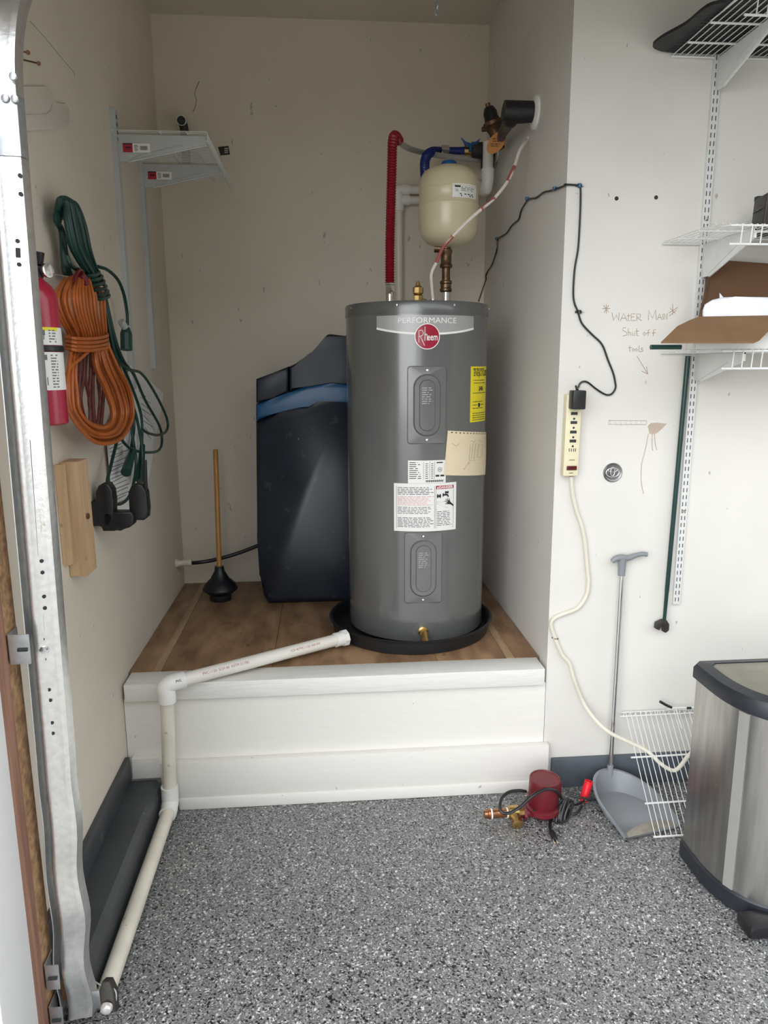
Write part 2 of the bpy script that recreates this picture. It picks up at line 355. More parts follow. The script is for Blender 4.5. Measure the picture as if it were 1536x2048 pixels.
# torn adhesive rectangle and drip stain
bm = B(); q = [(612,1250),(950,1253),(945,1288),(610,1285)]
tube(bm, [at_y(*z3(*p), -.001) for p in q], .0012, 4, closed=True)
for a in range(620, 940, 46): tube(bm, [at_y(*z3(a,1254), -.001), at_y(*z3(a+14,1284), -.001)], .0006, 4)
tag(obj('tape_residue', bm, TORN), 'thin rectangular strip of old tape residue on the right wall above the round emblem', 'tape')
bm = B()
prism(bm, [at_y(*z3(*p), -.0002) for p in [(960,1300),(985,1275),(1040,1270),(1130,1280),(1090,1320),(1040,1365),(1000,1372),(975,1370)]], (0,-.0006,0))
for s in ([(965,1370),(945,1480),(925,1560),(905,1640),(900,1760),(908,1840),(922,1905)],[(1000,1370),(998,1430),(1000,1500),(1008,1520)],[(1020,1370),(1024,1440),(1030,1480),(1042,1515)]):
    tube(bm, [at_y(*z3(*p), -.0008) for p in s], .0012, 4, 4)
tag(obj('drip_stain', bm, STAINL), 'brown drip stain running down the white wall beside the green bar', 'stain')
for i, p in enumerate([(1233,397),(1312,395)]):
    bm = B(); c = at_y(*p, 0); lathe(bm, [(.0065,0),(.0065,.0015),(.004,.002)], c, (0,-1,0), 12)
    tag(obj('wall_anchor', bm, DKHOLE), ['dark round anchor hole in the wall nearer the niche corner', 'dark round anchor hole in the wall nearer the slotted shelf rail'][i], 'anchor', 'anchor holes in the right wall')
# crack lines
def mark(name, label, cat, plane, pts, r, m, seg=4):
    bm = B(); tube(bm, [plane(*p) for p in pts], r, seg); tag(obj(name, bm, m), label, cat)
mark('wall_crack', 'thin dark crack in the back wall above the grey pipe stub', 'crack', lambda x, y: at_y(x, y, DB-.0003), [(398,163),(391,180),(389,188),(393,200),(391,212),(386,224)], .0012, RUST)
mark('wall_crack', 'long thin diagonal pencil line high on the left wall', 'crack', lambda x, y: at_x(x, y, .0003), [(60,42),(90,75),(120,112),(148,145),(149,152)], .0009, PENCIL)
bm = B(); lathe(bm, [(.034,0),(.034,.004),(.030,.008),(.026,.006),(.0005,.006)], at_y(1225,945,0), (0,-1,0), 40)
em = thing('round_emblem', 'round metal car emblem with interlocking ovals stuck on the right wall', 'emblem', at_y(1225,945,0))
obj('disc', bm, EMBLEM, em)
bm = B(); c = at_y(1225,945,-.008)
def oval(cx, cz, a, b_, r): tube(bm, [c+V(cx+a*cos(t), -.001, cz+b_*sin(t)) for t in [2*pi*k/28 for k in range(28)]], r, 6, closed=True)
oval(0,0,.0235,.0165,.0019); oval(0,.003,.0075,.0155,.0016); oval(0,.0085,.0165,.0065,.0016)
obj('oval_mark', bm, mat('polished_emblem_edge', (.62,.62,.62), .3, metal=.7, var=.1), em)

# ------------------------------------------------------------------ water heater
HX, HY, HR, HZ0, HZ1 = 1.1105, .525, .284, .50, 1.816
def hit(px, py, R=HR):
    d = ray(px, py); a = d.x**2+d.y**2; ox, oy = CAM.x-HX, CAM.y-HY; b_ = 2*(d.x*ox+d.y*oy); c_ = ox*ox+oy*oy-R*R
    D = max(b_*b_-4*a*c_, 0); t = (-b_-D**.5)/(2*a); p = CAM+d*t; th = math.atan2(p.x-HX, -(p.y-HY)); return th, p.z
def cp(th, z, off=0): r = HR+off; return V(HX+r*sin(th), HY-r*cos(th), z)
wh = thing('water_heater', 'tall grey cylindrical electric water heater with silver and red name badge', 'water heater', (HX, HY, HZ0))
bm = B(); lathe(bm, [(HR-.02,0),(HR,.01),(HR,HZ1-HZ0-.042)], (HX,HY,HZ0), seg=96); obj('tank_jacket', bm, GREYBODY, wh)
bm = B(); lathe(bm, [(HR+.0025,HZ1-.046),(HR+.003,HZ1-.008),(HR-.001,HZ1-.001),(HR-.008,HZ1),(HR-.012,HZ1-.012),(.001,HZ1-.012)], (HX,HY,0), seg=96); obj('top_cap', bm, GREYCAP, wh)
for p in [(703,616),(793.6,610),(908,610),(977,617)]:
    th, z = hit(*p); bm = B(); lathe(bm, [(.0045,0),(.004,.003),(.001,.004)], cp(th, z, .002), cp(th,z,1)-cp(th,z,0), 10); obj('screw', bm, CHROME, wh)
def patch(px0, py0, px1, py1, off, nx=24, zf=None, thick=.0006, name=None, m=None, parent=None):
    t0, z1 = hit(px0, py0); t1, z0 = hit(px1, py1)
    return patch_uv(t0, t1, z0, z1, off, nx, zf, thick, name, m, parent)
def patch_uv(t0, t1, z0, z1, off, nx, zf, thick, name, m, parent):
    bm = B(); cols = []
    for i in range(nx+1):
        s = i/nx; th = t0+(t1-t0)*s; a, b_ = (z0, z1) if zf is None else zf(s)
        cols.append([bm.verts.new(cp(th, z, o)) for z, o in ((a, off), (b_, off), (b_, 0), (a, 0))])
    for p, q in zip(cols, cols[1:]):
        for k in range(4): bm.faces.new((p[k], q[k], q[(k+1)%4], p[(k+1)%4]))
    bm.faces.new(cols[0]); bm.faces.new(cols[-1][::-1])
    return obj(name, bm, m, parent, 30)
# silver plate, white edge
tL, zt = hit(753.5, 632); tR, _ = hit(947, 632); _, zb = hit(754, 657); _, zbm = hit(853, 669); _, ztm = hit(853, 628.5)
zt = hit(853, 630)[1]; 
sag = lambda s: 1-(2*s-1)**2
zbe = hit(754, 657)[1]
plate = patch_uv(tL, tR, 0, 0, .0012, 30, lambda s: (zbe-(zbe-zbm)*.9*sag(s)-.004, zt), .001, 'name_plate', SILVER, wh)
pw = B(); cols = []
for i in range(31):
    s = i/30; th = tL+(tR-tL)*s; z = zbe-(zbe-zbm)*.9*sag(s)
    cols.append([pw.verts.new(cp(th, zz, .0017)) for zz in (z-.004, z+.0035)])
for a, b_ in zip(cols, cols[1:]): pw.faces.new((a[0], b_[0], b_[1], a[1]))
obj('plate_edge', pw, WHITEP, plate)
def on_tank(px, py, off): 
    th, z = hit(px, py); return lambda x, y: cp(th+x/HR, z+y, off)
bm = B(); add_text(bm, 'PERFORMANCE', .028, on_tank(856, 641, .002), 0, 1.15); obj('lettering', bm, WHITEP, plate, 0)
lg = B(); P = on_tank(854.5, 673, 0); ax = P(0,0)-V(HX,HY,P(0,0).z)
def disc(bm, place, r, seg=40, r0=0):
    for k in range(seg):
        a, b_ = 2*pi*k/seg, 2*pi*(k+1)/seg
        if r0: bm.faces.new([bm.verts.new(place(q*cos(t), q*sin(t))) for q, t in ((r0,a),(r,a),(r,b_),(r0,b_))])
        else: bm.faces.new([bm.verts.new(place(*p)) for p in ((0,0),(r*cos(a),r*sin(a)),(r*cos(b_),r*sin(b_)))])
disc(lg, on_tank(854.5,673,.003), .046); 
badge = obj('round_badge', lg, LOGOR, wh)
bm = B(); disc(bm, on_tank(854.5,673,.0036), .0465, 48, .0435); obj('badge_rim', bm, WHITEP, badge, 0)
bm = B()
add_text(bm, 'eem', .036, on_tank(854.5, 674, .0038) if False else (lambda q_: (lambda x, y: q_(x+.0195, y-.001)))(on_tank(854.5, 674, .0038)), .0004, .62)
Pq = on_tank(854.5, 674, .0042)
def st(pts, r=.0013): tube(bm, [Pq(*p) for p in pts], r, 5, 4)
st([(-.031,-.020),(-.031,.022)]); st([(-.031,.022),(-.021,.024),(-.015,.016),(-.018,.006),(-.031,.001)]); st([(-.025,.001),(-.010,-.031)])
st([(-.009,-.013),(-.009,.037)]); st([(-.009,.004),(-.005,.010),(-.001,.006),(-.0005,-.013)])
obj('lettering', bm, WHITEP, badge, 0)
# access covers
def cover(px0, py0, px1, py1, lab):
    (t0, z1), (t1, z0) = hit(px0, py0), hit(px1, py1); wdt, h = (t1-t0)*HR, z1-z0; tc_, zc = (t0+t1)/2, (z0+z1)/2
    pl_ = lambda off: (lambda x, y: cp(tc_+x/HR, zc+y, off))
    def rr(w_, h_, r, n=6):
        out = []
        for cx, cy, a0 in ((w_/2-r,h_/2-r,0),(-w_/2+r,h_/2-r,90),(-w_/2+r,-h_/2+r,180),(w_/2-r,-h_/2+r,270)):
            for k in range(n+1): a = math.radians(a0+90*k/n); out.append((cx+r*cos(a), cy+r*sin(a)))
        return out
    def rings(bm, specs):
        # specs: list of (outline, offset); the loops share a count, joined in turn
        L = [[bm.verts.new(pl_(off)(*p)) for p in o] for o, off in specs]
        for a, b_ in zip(L, L[1:]):
            n = len(a)
            for k in range(n): bm.faces.new((a[k], a[(k+1)%n], b_[(k+1)%n], b_[k]))
        return L
    bm = B()
    O = rr(wdt, h, .012); O1 = rr(wdt-.006, h-.006, .010)
    ow, oh = wdt*.70, h*.80; Q = rr(ow, oh, ow/2-.002); Q1 = rr(ow-.012, oh-.012, ow/2-.008)
    iw, ih = wdt*.40, h*.66; I = rr(iw, ih, iw/2-.001); I1 = rr(iw-.006, ih-.006, iw/2-.004)
    L = rings(bm, [(O,-.001),(O,.005),(O1,.0075),(Q,.0065),(Q1,.012),(I,.011),(I1,.0155)])
    # curved cap across the inner oval
    top = L[-1]; n = len(top); cc = bm.verts.new(pl_(.0155)(0,0))
    for k in range(n): bm.faces.new((top[k], top[(k+1)%n], cc))
    cv = obj('access_cover', bm, COVERM, wh, 25); cv['label'] = lab
    for sgn in (1,-1):
        bm = B(); p = pl_(.007)(0, sgn*h*.445); lathe(bm, [(.005,0),(.0045,.003),(.001,.0045)], p, p-V(HX,HY,p.z), 10); obj('screw', bm, CHROME, cv)
    bm = B(); fine_print(bm, pl_(.0162), -iw*.33, ih*.02, iw*.33, ih*.36, 8, .4, .6, 1, 5); obj('embossed_text', bm, SILVER, cv, 0)
cover(815,732,890,887,'upper grey access cover'); cover(809,1064,882,1204,'lower grey access cover')
# data label
dl = patch(816,921,891,965,.001,12,None,.001,'data_label',WHITEM,wh)
(t0, z1), (t1, z0) = hit(816,921), hit(891,965)
LP = lambda off: (lambda x, y: cp(t0+(t1-t0)*x, z0+(z1-z0)*y, off))
bm = B(); P = LP(.0015)
fine_print(bm, P, .04,.18,.38,.95,9,.35,.5,1,3); fine_print(bm, P, .45,.18,.52,.9,8,.3,.9,1,3); fine_print(bm, P, .6,.18,.66,.9,8,.3,.9,1,4)
for y in [.2+.085*k for k in range(9)]: flat_rect(bm, P, .03, y, .68, y+.006)
for x in (.4,.56,.69): flat_rect(bm, P, x, .18, x+.006, .95)
for k in range(26): flat_rect(bm, P, .45+k*.019, .05, .45+k*.019+(.006+.006*(k*7%3)), .14)
flat_rect(bm, P, .72,.28,.96,.36); fine_print(bm, P, .74,.86,.95,.93,1,.7); obj('label_print', bm, BLACKP, dl, 0)
bm = B(); disc(bm, on_tank(879.5,939,.0016), .009, 20, .0075); add_text(bm, 'UL', .008, on_tank(879.5,939,.0016), .0003); obj('certification_mark', bm, BLACKP, dl, 0)
# warning label
wl = patch(788,966,911,1058,.001,20,None,.001,'warning_label',WHITEM,wh)
(t0w, z1w), (t1w, z0w) = hit(788,966), hit(911,1058)
Wp = lambda off: (lambda x, y: cp(t0w+(t1w-t0w)*x, z0w+(z1w-z0w)*y, off))
P = Wp(.0015)
bm = B(); fine_print(bm, P, .06,.08,.62,.30,7,.45,.8,1,11); fine_print(bm, P, .06,.36,.62,.52,5,.4,.8,1,12); fine_print(bm, P, .06,.76,.62,.93,5,.45,.8,1,13); fine_print(bm, P, .67,.10,.93,.42,9,.4,.75,1,14)
flat_rect(bm, P, .04,.06,.045,.94); flat_rect(bm, P, .63,.06,.635,.94); flat_rect(bm, P, .65,.06,.655,.94); flat_rect(bm, P, .945,.06,.95,.86)
flat_rect(bm, P, .65,.45,.95,.456); flat_rect(bm, P, .04,.06,.63,.065); flat_rect(bm, P, .65,.06,.95,.066); flat_rect(bm, P, .04,.33,.63,.335)
obj('label_print', bm, GREYP, wl, 0)
bm = B(); fine_print(bm, P, .06,.54,.62,.74,7,.5,.8,1,15); obj('label_print', bm, PINKP, wl, 0)
bm = B(); flat_rect(bm, P, .65,.875,.95,.945,4); obj('danger_bar', bm, REDP, wl, 0)
bm = B(); th, z = (t0w+(t1w-t0w)*.815), z0w+(z1w-z0w)*.908; add_text(bm, 'DANGER', .0125, lambda x, y: cp(th+x/HR, z+y, .0021), .0004, 1.15)
P2 = Wp(.0021); bm.faces.new([bm.verts.new(P2(*p)) for p in ((.665,.885),(.695,.885),(.68,.935))]); obj('lettering', bm, WHITEP, wl, 0)
bm = B(); P3 = Wp(.0018)   # pictogram: two knobs with a tap, an open hand
def blob(cx, cy, rx, ry, n=16): bm.faces.new([bm.verts.new(P3(cx+rx*cos(2*pi*k/n), cy+ry*sin(2*pi*k/n))) for k in range(n)])
blob(.68,.73,.014,.045); blob(.72,.73,.014,.045); blob(.705,.73,.018,.022); blob(.77,.75,.012,.04); blob(.81,.80,.012,.03); blob(.85,.80,.012,.03); blob(.83,.80,.02,.02)
bm.faces.new([bm.verts.new(P3(*p)) for p in ((.775,.765),(.83,.775),(.86,.74),(.865,.70),(.845,.70),(.835,.73),(.775,.735))])
bm.faces.new([bm.verts.new(P3(*p)) for p in ((.95,.49),(.95,.53),(.89,.60),(.86,.60),(.83,.575),(.85,.55),(.90,.54))])
for a, b_ in (((.85,.585),(.795,.615)),((.86,.60),(.81,.65)),((.875,.60),(.835,.665)),((.885,.59),(.87,.665)),((.85,.56),(.80,.56))):
    dx, dy = b_[0]-a[0], b_[1]-a[1]; L_ = math.hypot(dx, dy); nx_, ny_ = -dy/L_*.008, dx/L_*.008
    bm.faces.new([bm.verts.new(P3(*p)) for p in ((a[0]+nx_,a[1]+ny_),(b_[0]+nx_*.6,b_[1]+ny_*.6),(b_[0]-nx_*.6,b_[1]-ny_*.6),(a[0]-nx_,a[1]-ny_))])
obj('pictogram', bm, BLACKP, wl, 0)
bm = B(); tube(bm, [P3(.65,.60),P3(.87,.68)], .0004, 4); tube(bm, [P3(.86,.47),P3(.66,.57),P3(.82,.63)], .0004, 4); obj('pictogram_line', bm, GREYP, wl, 0)
# yellow energy label
tA, zA = hit(943,733); tB, zB = hit(940,845); tE = tA+.48
yl = patch_uv(tA-.012, tE, zB, zA, .001, 16, None, .001, 'energy_label', YELLOW, wh)
Yp = lambda off: (lambda x, y: cp(tA-.012+(tE-tA)*x, zB+(zA-zB)*y, off))
bm = B(); th = tA+.27; add_text(bm, 'ENERGYGUIDE', .032, lambda x, y: cp(th+x/HR, zA-.026+y, .0016), .0003, .60)
P = Yp(.0016); fine_print(bm, P, .1,.93,.9,.98,1,.4); fine_print(bm, P, .12,.68,.9,.78,2,.25,.8,1,4); flat_rect(bm, P, .08,.52,.95,.53,4); fine_print(bm, P, .1,.02,.95,.18,4,.3,.9,1,6); fine_print(bm, P, .1,.22,.95,.40,3,.2,.6,1,7)
add_text(bm, '$486', .024, lambda x, y: cp(th-.02+x/HR, zB+(zA-zB)*.60+y, .0016), .0006, .8); flat_rect(bm, P, .38,.27,.5,.34)
bm.faces.new([bm.verts.new(P(*p)) for p in ((.40,.86),(.44,.86),(.42,.79))]); obj('label_print', bm, BLACKP, yl, 0)
# drain valve
th, z = hit(846,1262); dv = thing_dir = cp(th, z, 1)-cp(th, z, 0)
bm = B(); disc(bm, on_tank(844,1262,.0018), .04, 32); obj('drain_ring', bm, COVERM, wh, 0)
bm = B(); c = cp(th, z, 0); d = V(sin(th), -cos(th), 0)
lathe(bm, [(.020,0),(.020,.008),(.013,.010),(.013,.03),(.016,.032),(.016,.04)], c, d, 20); lathe(bm, [(.014,0),(.014,.030),(.017,.034),(.017,.048),(.011,.048),(.011,.044)], c+d*.030+V(0,0,.003), (d.x*.8, d.y*.8, -.55), 20)
obj('drain_valve', bm, BRASS, wh)
# top fittings
TZ = HZ1-.012
def at_top(px, py, Y): return at_y(px, py, Y)
r1 = at_y(892,590,.52); r0 = at_y(780,590,.52)
for c, nm in ((r0,'hot_nipple'),(r1,'cold_nipple')):
    bm = B(); lathe(bm, [(.017,TZ),(.017,c.z+.01)], (c.x,c.y,0), seg=20); obj(nm, bm, CHROME, wh)
bm = B(); c = at_y(836,590,.45); lathe(bm, [(.016,TZ),(.016,TZ+.02),(.020,TZ+.022),(.020,TZ+.045),(.014,TZ+.05),(.021,TZ+.055),(.021,TZ+.075),(.010,TZ+.083),(.006,TZ+.1)], (c.x,c.y,0), seg=8); lathe(bm, [(.008,0),(.008,.02)], (c.x+.012,c.y,TZ+.03), (1,0,-.3), 10); obj('relief_valve', bm, BRASS, wh)
bm = B(); c = at_y(866,594,.42); box(bm, (c.x-.022,c.y-.02,TZ), (c.x+.022,c.y+.02,TZ+.018), .002); lathe(bm, [(.012,0),(.012,.012)], (c.x,c.y,TZ+.018), seg=12); obj('wire_clamp', bm, ZINC, wh)

# note paper on heater
nt_ = thing('handwritten_note', 'cream notebook page with a pencil sketch taped to the grey heater front', 'note', cp(hit(931,905)[0], hit(931,905)[1], .003))
cs = [hit(895,861), hit(974,864.5), hit(966,949), hit(887,950)]
def NP(off):
    def f(x, y):
        t = (1-x)*((1-y)*cs[3][0]+y*cs[0][0])+x*((1-y)*cs[2][0]+y*cs[1][0]); zz = (1-x)*((1-y)*cs[3][1]+y*cs[0][1])+x*((1-y)*cs[2][1]+y*cs[1][1])
        return cp(t, zz, off+.004*y*y*0+.006*(1-y)*x)
    return f
bm = B(); g = [[[bm.verts.new(NP(o)(i/14, k/8)) for k in range(9)] for i in range(15)] for o in (.0028, .0022)]
for a in g:
    for i in range(14):
        for k in range(8): bm.faces.new((a[i][k], a[i+1][k], a[i+1][k+1], a[i][k+1]))
obj('paper', bm, NOTE, nt_)
bm = B(); P = NP(.0033)
for k in range(15): flat_rect(bm, P, .05+k*.064, .95, .05+k*.064+.022, .975)
obj('punched_hole', bm, SLOTD, nt_, 0)
bm = B()
for s in ([(.40,.70),(.42,.35),(.55,.35)],[(.46,.74),(.46,.38)],[(.52,.74),(.52,.38)],[(.60,.70),(.74,.70),(.74,.42),(.60,.42),(.60,.70)],[(.45,.36),(.33,.14),(.37,.16)],[(.42,.28),(.66,.28)],[(.42,.25),(.42,.31)],[(.08,.72),(.15,.66),(.2,.73)],[(.40,.80),(.48,.76),(.50,.82)],[(.6,.80),(.72,.78)],[(.85,.80),(.93,.78)],[(.85,.74),(.92,.73)],[(.85,.66),(.92,.66)]):
    tube(bm, [P(*p) for p in s], .0006, 4)
obj('pencil_sketch', bm, PENCIL, nt_, 0)

# drain pan
dpn = thing('drain_pan', 'round black plastic drain pan under the grey water heater', 'drain pan', (1.082,.475,HP))
bm = B(); PR = .342
lathe(bm, [(PR*.93,0),(PR*.955,.004),(PR*.985,.05),(PR*1.0,.052),(PR*1.01,.058),(PR*.985,.062),(PR*.965,.056),(PR*.94,.010),(.02,.008)], (1.082,.475,HP+.001), seg=96)
obj('pan', bm, PAN, dpn)
bm = B(); cx, cy = 1.082, .475
# ------------------------------------------------------------------ pvc drain pipe
dp = thing('drain_pipe', 'white plastic drain pipe running from black pan down platform front and along floor', 'pipe', (.16,-.09,0))
PA = at_z(683,1277,.53); PB = V(.175,-.095,.52); PCc = V(.1575,-.075,.06); PD = V(.150,-.86,.032)
dirAB = (PA-PB).normalized(); PR_ = .0235
bm = B(); tube(bm, [PA+dirAB*.02, PB+dirAB*.03], PR_, 24); obj('sloping_run', bm, PVC, dp)
bm = B(); tube(bm, [V(PB.x,PB.y,.48), V(PCc.x,PCc.y,.10)], PR_, 24); obj('vertical_run', bm, PVCA, dp)
bm = B(); tube(bm, [PCc+V(0,-.03,-.01), PD], .0235, 24); obj('floor_run', bm, PVCA, dp)
bm = B(); tube(bm, [PB+dirAB*.062, PB+dirAB*.045, PB+dirAB*.02+V(0,0,.0), PB+V(-.004,0,-.012), V(PB.x,PB.y,.485), V(PB.x,PB.y,.455)], .0295, 24, 4); obj('elbow', bm, PVCF, dp)
bm = B(); tube(bm, [V(PCc.x,PCc.y,.125), V(PCc.x,PCc.y,.085), PCc+V(0,-.004,.004), PCc+V(0,-.030,-.010), PCc+V(-.001,-.055,-.0125)], .0295, 24, 4); obj('elbow', bm, PVCF, dp)
bm = B(); tube(bm, [PA-dirAB*.03, PA+dirAB*.004], .028, 24); tube(bm, [PA+dirAB*.004, PA+dirAB*.022], .033, 8); obj('pan_adapter', bm, PVCF, dp)
bm = B()
def along(a, b_, rr):
    d = (b_-a).normalized(); s = V(0,0,1)
    n_ = (CAM-(a+b_)/2); n_ = (n_-d*n_.dot(d)).normalized(); u_ = n_.cross(d).normalized()
    if u_.z < 0: u_ = -u_
    def f(x, y):
        ang = y/rr; return a+d*x+(n_*cos(ang)+u_*sin(ang))*(rr+.0006)
    return f
LPp = (PA-PB).length
fl = along(PB, PA, PR_); add_text(bm, 'PVC-1120  SCH 40  ASTM D1785', .0125, lambda x, y: fl(x+.21, y+.002), .0, 1.0); obj('red_pipe_print', bm, WIRER, dp, 0)
bm = B(); add_text(bm, 'SCH 40 PVC-1120  NSF-PW', .012, lambda x, y: fl(x+LPp-.17, y+.002), 0, .9); obj('red_pipe_print', bm, WIRER, dp, 0)
bm = B(); fl2 = along(PB, PA, .0295); add_text(bm, 'PVC', .011, lambda x, y: fl2(x+.035, y), .0003); obj('black_pipe_print', bm, BLACKP, dp, 0)

# ------------------------------------------------------------------ expansion tank + riser
rs = thing('pipe_riser', 'short stack of brown bronze fittings between heater top and beige tank', 'pipe fitting', (r1.x,r1.y,r1.z))
def zt_(py): return at_y(892, py, .52).z
def xt(py): return at_y(892, py, .52).x
rx = (xt(590)+xt(494))/2
bm = B(); lathe(bm, [(.021,zt_(584)),(.024,zt_(582)),(.024,zt_(578)),(.021,zt_(576)),(.021,zt_(569)),(.024,zt_(567)),(.024,zt_(563)),(.020,zt_(561))], (rx,.52,0), seg=24); obj('coupling', bm, BRONZE, rs)
bm = B(); lathe(bm, [(.0165,zt_(562)),(.0165,zt_(534))], (rx,.52,0), seg=20); obj('nipple', bm, BRONZE, rs)
bm = B(); lathe(bm, [(.023,zt_(536)),(.025,zt_(534)),(.025,zt_(530)),(.021,zt_(527)),(.021,zt_(508)),(.024,zt_(505)),(.024,zt_(500)),(.018,zt_(498)),(.018,zt_(490))], (rx,.52,0), seg=24); obj('upper_coupling', bm, BRONZE, rs)
bm = B(); tube(bm, [V(rx,.52,zt_(498)), V(rx-.045,.53,zt_(496))], .016, 14); obj('side_branch', bm, BRONZE, rs)
et = thing('expansion_tank', 'small beige steel expansion tank above the water heater', 'expansion tank', (1.2345,.52,zt_(494)))
TX = 1.2345; tr = .1165; zb_, zt2 = zt_(495), zt_(333)
bm = B(); H_ = zt2-zb_
prof = [(.02,0),(.05,.004),(.085,.018),(.106,.04),(.1155,.07),(tr,.1),(tr,.145),(tr+.0015,.15),(tr-.001,.156),(tr-.001,.20),(tr+.0015,.206),(tr,.212),(tr,H_-.075),(.112,H_-.045),(.098,H_-.022),(.07,H_-.006),(.02,H_)]
lathe(bm, prof, (TX,.52,zb_), seg=56); obj('shell', bm, TANKC, et)
bm = B(); lathe(bm, [(.032,zt2-.008),(.032,zt2+.008),(.026,zt2+.018),(.006,zt2+.021)], (at_y(898,330,.52).x,.52,0), seg=28); obj('air_valve_cap', bm, BLUEC, et)
def tp(th, z, off=0): return V(TX+(tr+off)*sin(th), .52-(tr+off)*cos(th), z)
def hit_t(px, py):
    d = ray(px, py); a = d.x**2+d.y**2; ox, oy = CAM.x-TX, CAM.y-.52; b_ = 2*(d.x*ox+d.y*oy); c_ = ox*ox+oy*oy-tr*tr; D = max(b_*b_-4*a*c_, 0); t = (-b_-D**.5)/(2*a); p = CAM+d*t; return math.atan2(p.x-TX, -(p.y-.52)), p.z
(ta, za), (tb, zb2) = hit_t(905,366), hit_t(951,402)
bm = B(); cols = []
for i in range(11):
    t = ta+(tb-ta)*i/10; cols.append([bm.verts.new(tp(t, z, o)) for z, o in ((zb2+.004,.0012),(za,.0012),(za,0),(zb2+.004,0))])
for p, q in zip(cols, cols[1:]):
    for k in range(4): bm.faces.new((p[k], q[k], q[(k+1)%4], p[(k+1)%4]))
el = obj('label', bm, WHITEM, et)
P = lambda x, y: tp(ta+(tb-ta)*x, zb2+.004+(za-zb2-.004)*y, .0018)
bm = B(); fine_print(bm, P, .3,.45,.9,.8,4,.35,.7,1,2); flat_rect(bm, P, .08,.72,.28,.85); fine_print(bm, P, .1,.4,.22,.6,2,.3); fine_print(bm, P, .25,.2,.9,.3,1,.7); fine_print(bm, P, .3,.06,.85,.2,1,.8,.9,1,8); obj('label_print', bm, BLACKP, el, 0)

# ------------------------------------------------------------------ red hose
def corr(bm, pts, r, amp, pitch, seg=14):
    P = spline(pts, 10); L = [0]
    for a, b_ in zip(P, P[1:]): L.append(L[-1]+(b_-a).length)
    n = int(L[-1]/pitch*2); Q = []
    j = 0
    for i in range(n+1):
        s = L[-1]*i/n
        while j < len(L)-2 and L[j+1] < s: j += 1
        t = (s-L[j])/max(L[j+1]-L[j], 1e-9); Q.append(P[j].lerp(P[j+1], t))
    tube(bm, Q, lambda t: r+amp*(1 if round(t*n) % 2 else -1), seg); return bm
rh = thing('red_supply_hose', 'red corrugated hose rising from the heater beside the beige tank', 'hose', r0)
Y0 = .52
bm = B(); pts = [at_y(779.5,568,Y0), at_y(780,480,Y0), at_y(782,400,Y0), at_y(784,320,Y0), at_y(785,288,Y0), at_y(788,273,Y0+.012), at_y(793,274,Y0+.04), at_y(799,284,Y0+.065)]
corr(bm, pts, .0178, .0020, .0100); obj('sleeve', bm, REDH, rh)
bm = B(); c = at_y(779.5,577,Y0); lathe(bm, [(.019,-.022),(.019,.012),(.021,.014),(.021,.02)], c, seg=6); obj('hex_nut', bm, CHROME, rh)
bm = B(); e = thing_pts = [at_y(799,284,Y0+.06), at_y(812,294,.66), at_y(830,301,.78), at_y(860,308,.9), at_y(905,314,.98), at_y(960,320,1.05), V(W-.02,1.10,at_y(1000,322,1.1).z), V(W,1.10,at_y(1000,322,1.1).z)]
tube(bm, e, .0115, 14, 6); obj('grey_tubing', bm, PEX, rh)

# ------------------------------------------------------------------ blue hose, shutoff and dark tee
YT = 1.02
bh = thing('blue_supply_hose', 'short blue corrugated hose curving behind the beige tank', 'hose', at_y(849,348,.75))
bm = B(); corr(bm, [at_y(853,400,.72), at_y(850,350,.74), at_y(850,322,.78), at_y(857,308,.83), at_y(868,303,YT), at_y(883,303,YT)], .0185, .002, .011); obj('sleeve', bm, BLUEH, bh)
bm = B(); cyl(bm, at_y(882,302,YT), at_y(897,302,YT), .025, 6); obj('hex_nut', bm, CHROME, bh)
bm = B(); cyl(bm, at_y(897,302,YT), at_y(930,301.5,YT), .0165, 18); obj('coupling_sleeve', bm, BLUEH, bh)
sv = thing('shutoff_valve', 'brass and black shutoff valve tee with blue wing handle by the niche corner', 'valve', at_y(950,300,YT))
bm = B(); cyl(bm, at_y(928,301.5,YT), at_y(946,301,YT), .020, 10); obj('brass_end', bm, BRASS, sv)
zc = at_y(975,301,YT).z; xa, xb = at_y(943,300,YT).x, at_y(1006,300,YT).x
bm = B(); cyl(bm, (xa,YT,zc), (min(xb,W-.012),YT,zc), .034, 24); obj('insulated_body', bm, DARKV, sv)
bm = B(); cyl(bm, (at_y(975,301,YT).x,YT,zc), (at_y(975,301,YT).x,YT,at_y(975,337,YT).z), .030, 24); obj('insulated_branch', bm, DARKV, sv)
bm = B(); c = at_y(942,288,YT-.03); 
for s in (-1, 1): prism(bm, [c+V(0,0,-.014), c+V(s*.020,0,-.012), c+V(s*.044,0,.026), c+V(s*.020,0,.008), c+V(0,0,.004)], (0,.012,0), .001)
lathe(bm, [(.008,-.03),(.008,.0)], c+V(0,.006,0), seg=12); obj('wing_handle', bm, BLUEC, sv)
bm = B(); lathe(bm, [(.05,0),(.05,.004),(.02,.010)], (W,YT,zc), (-1,0,0), 32); obj('wall_escutcheon', bm, PVCF, sv)
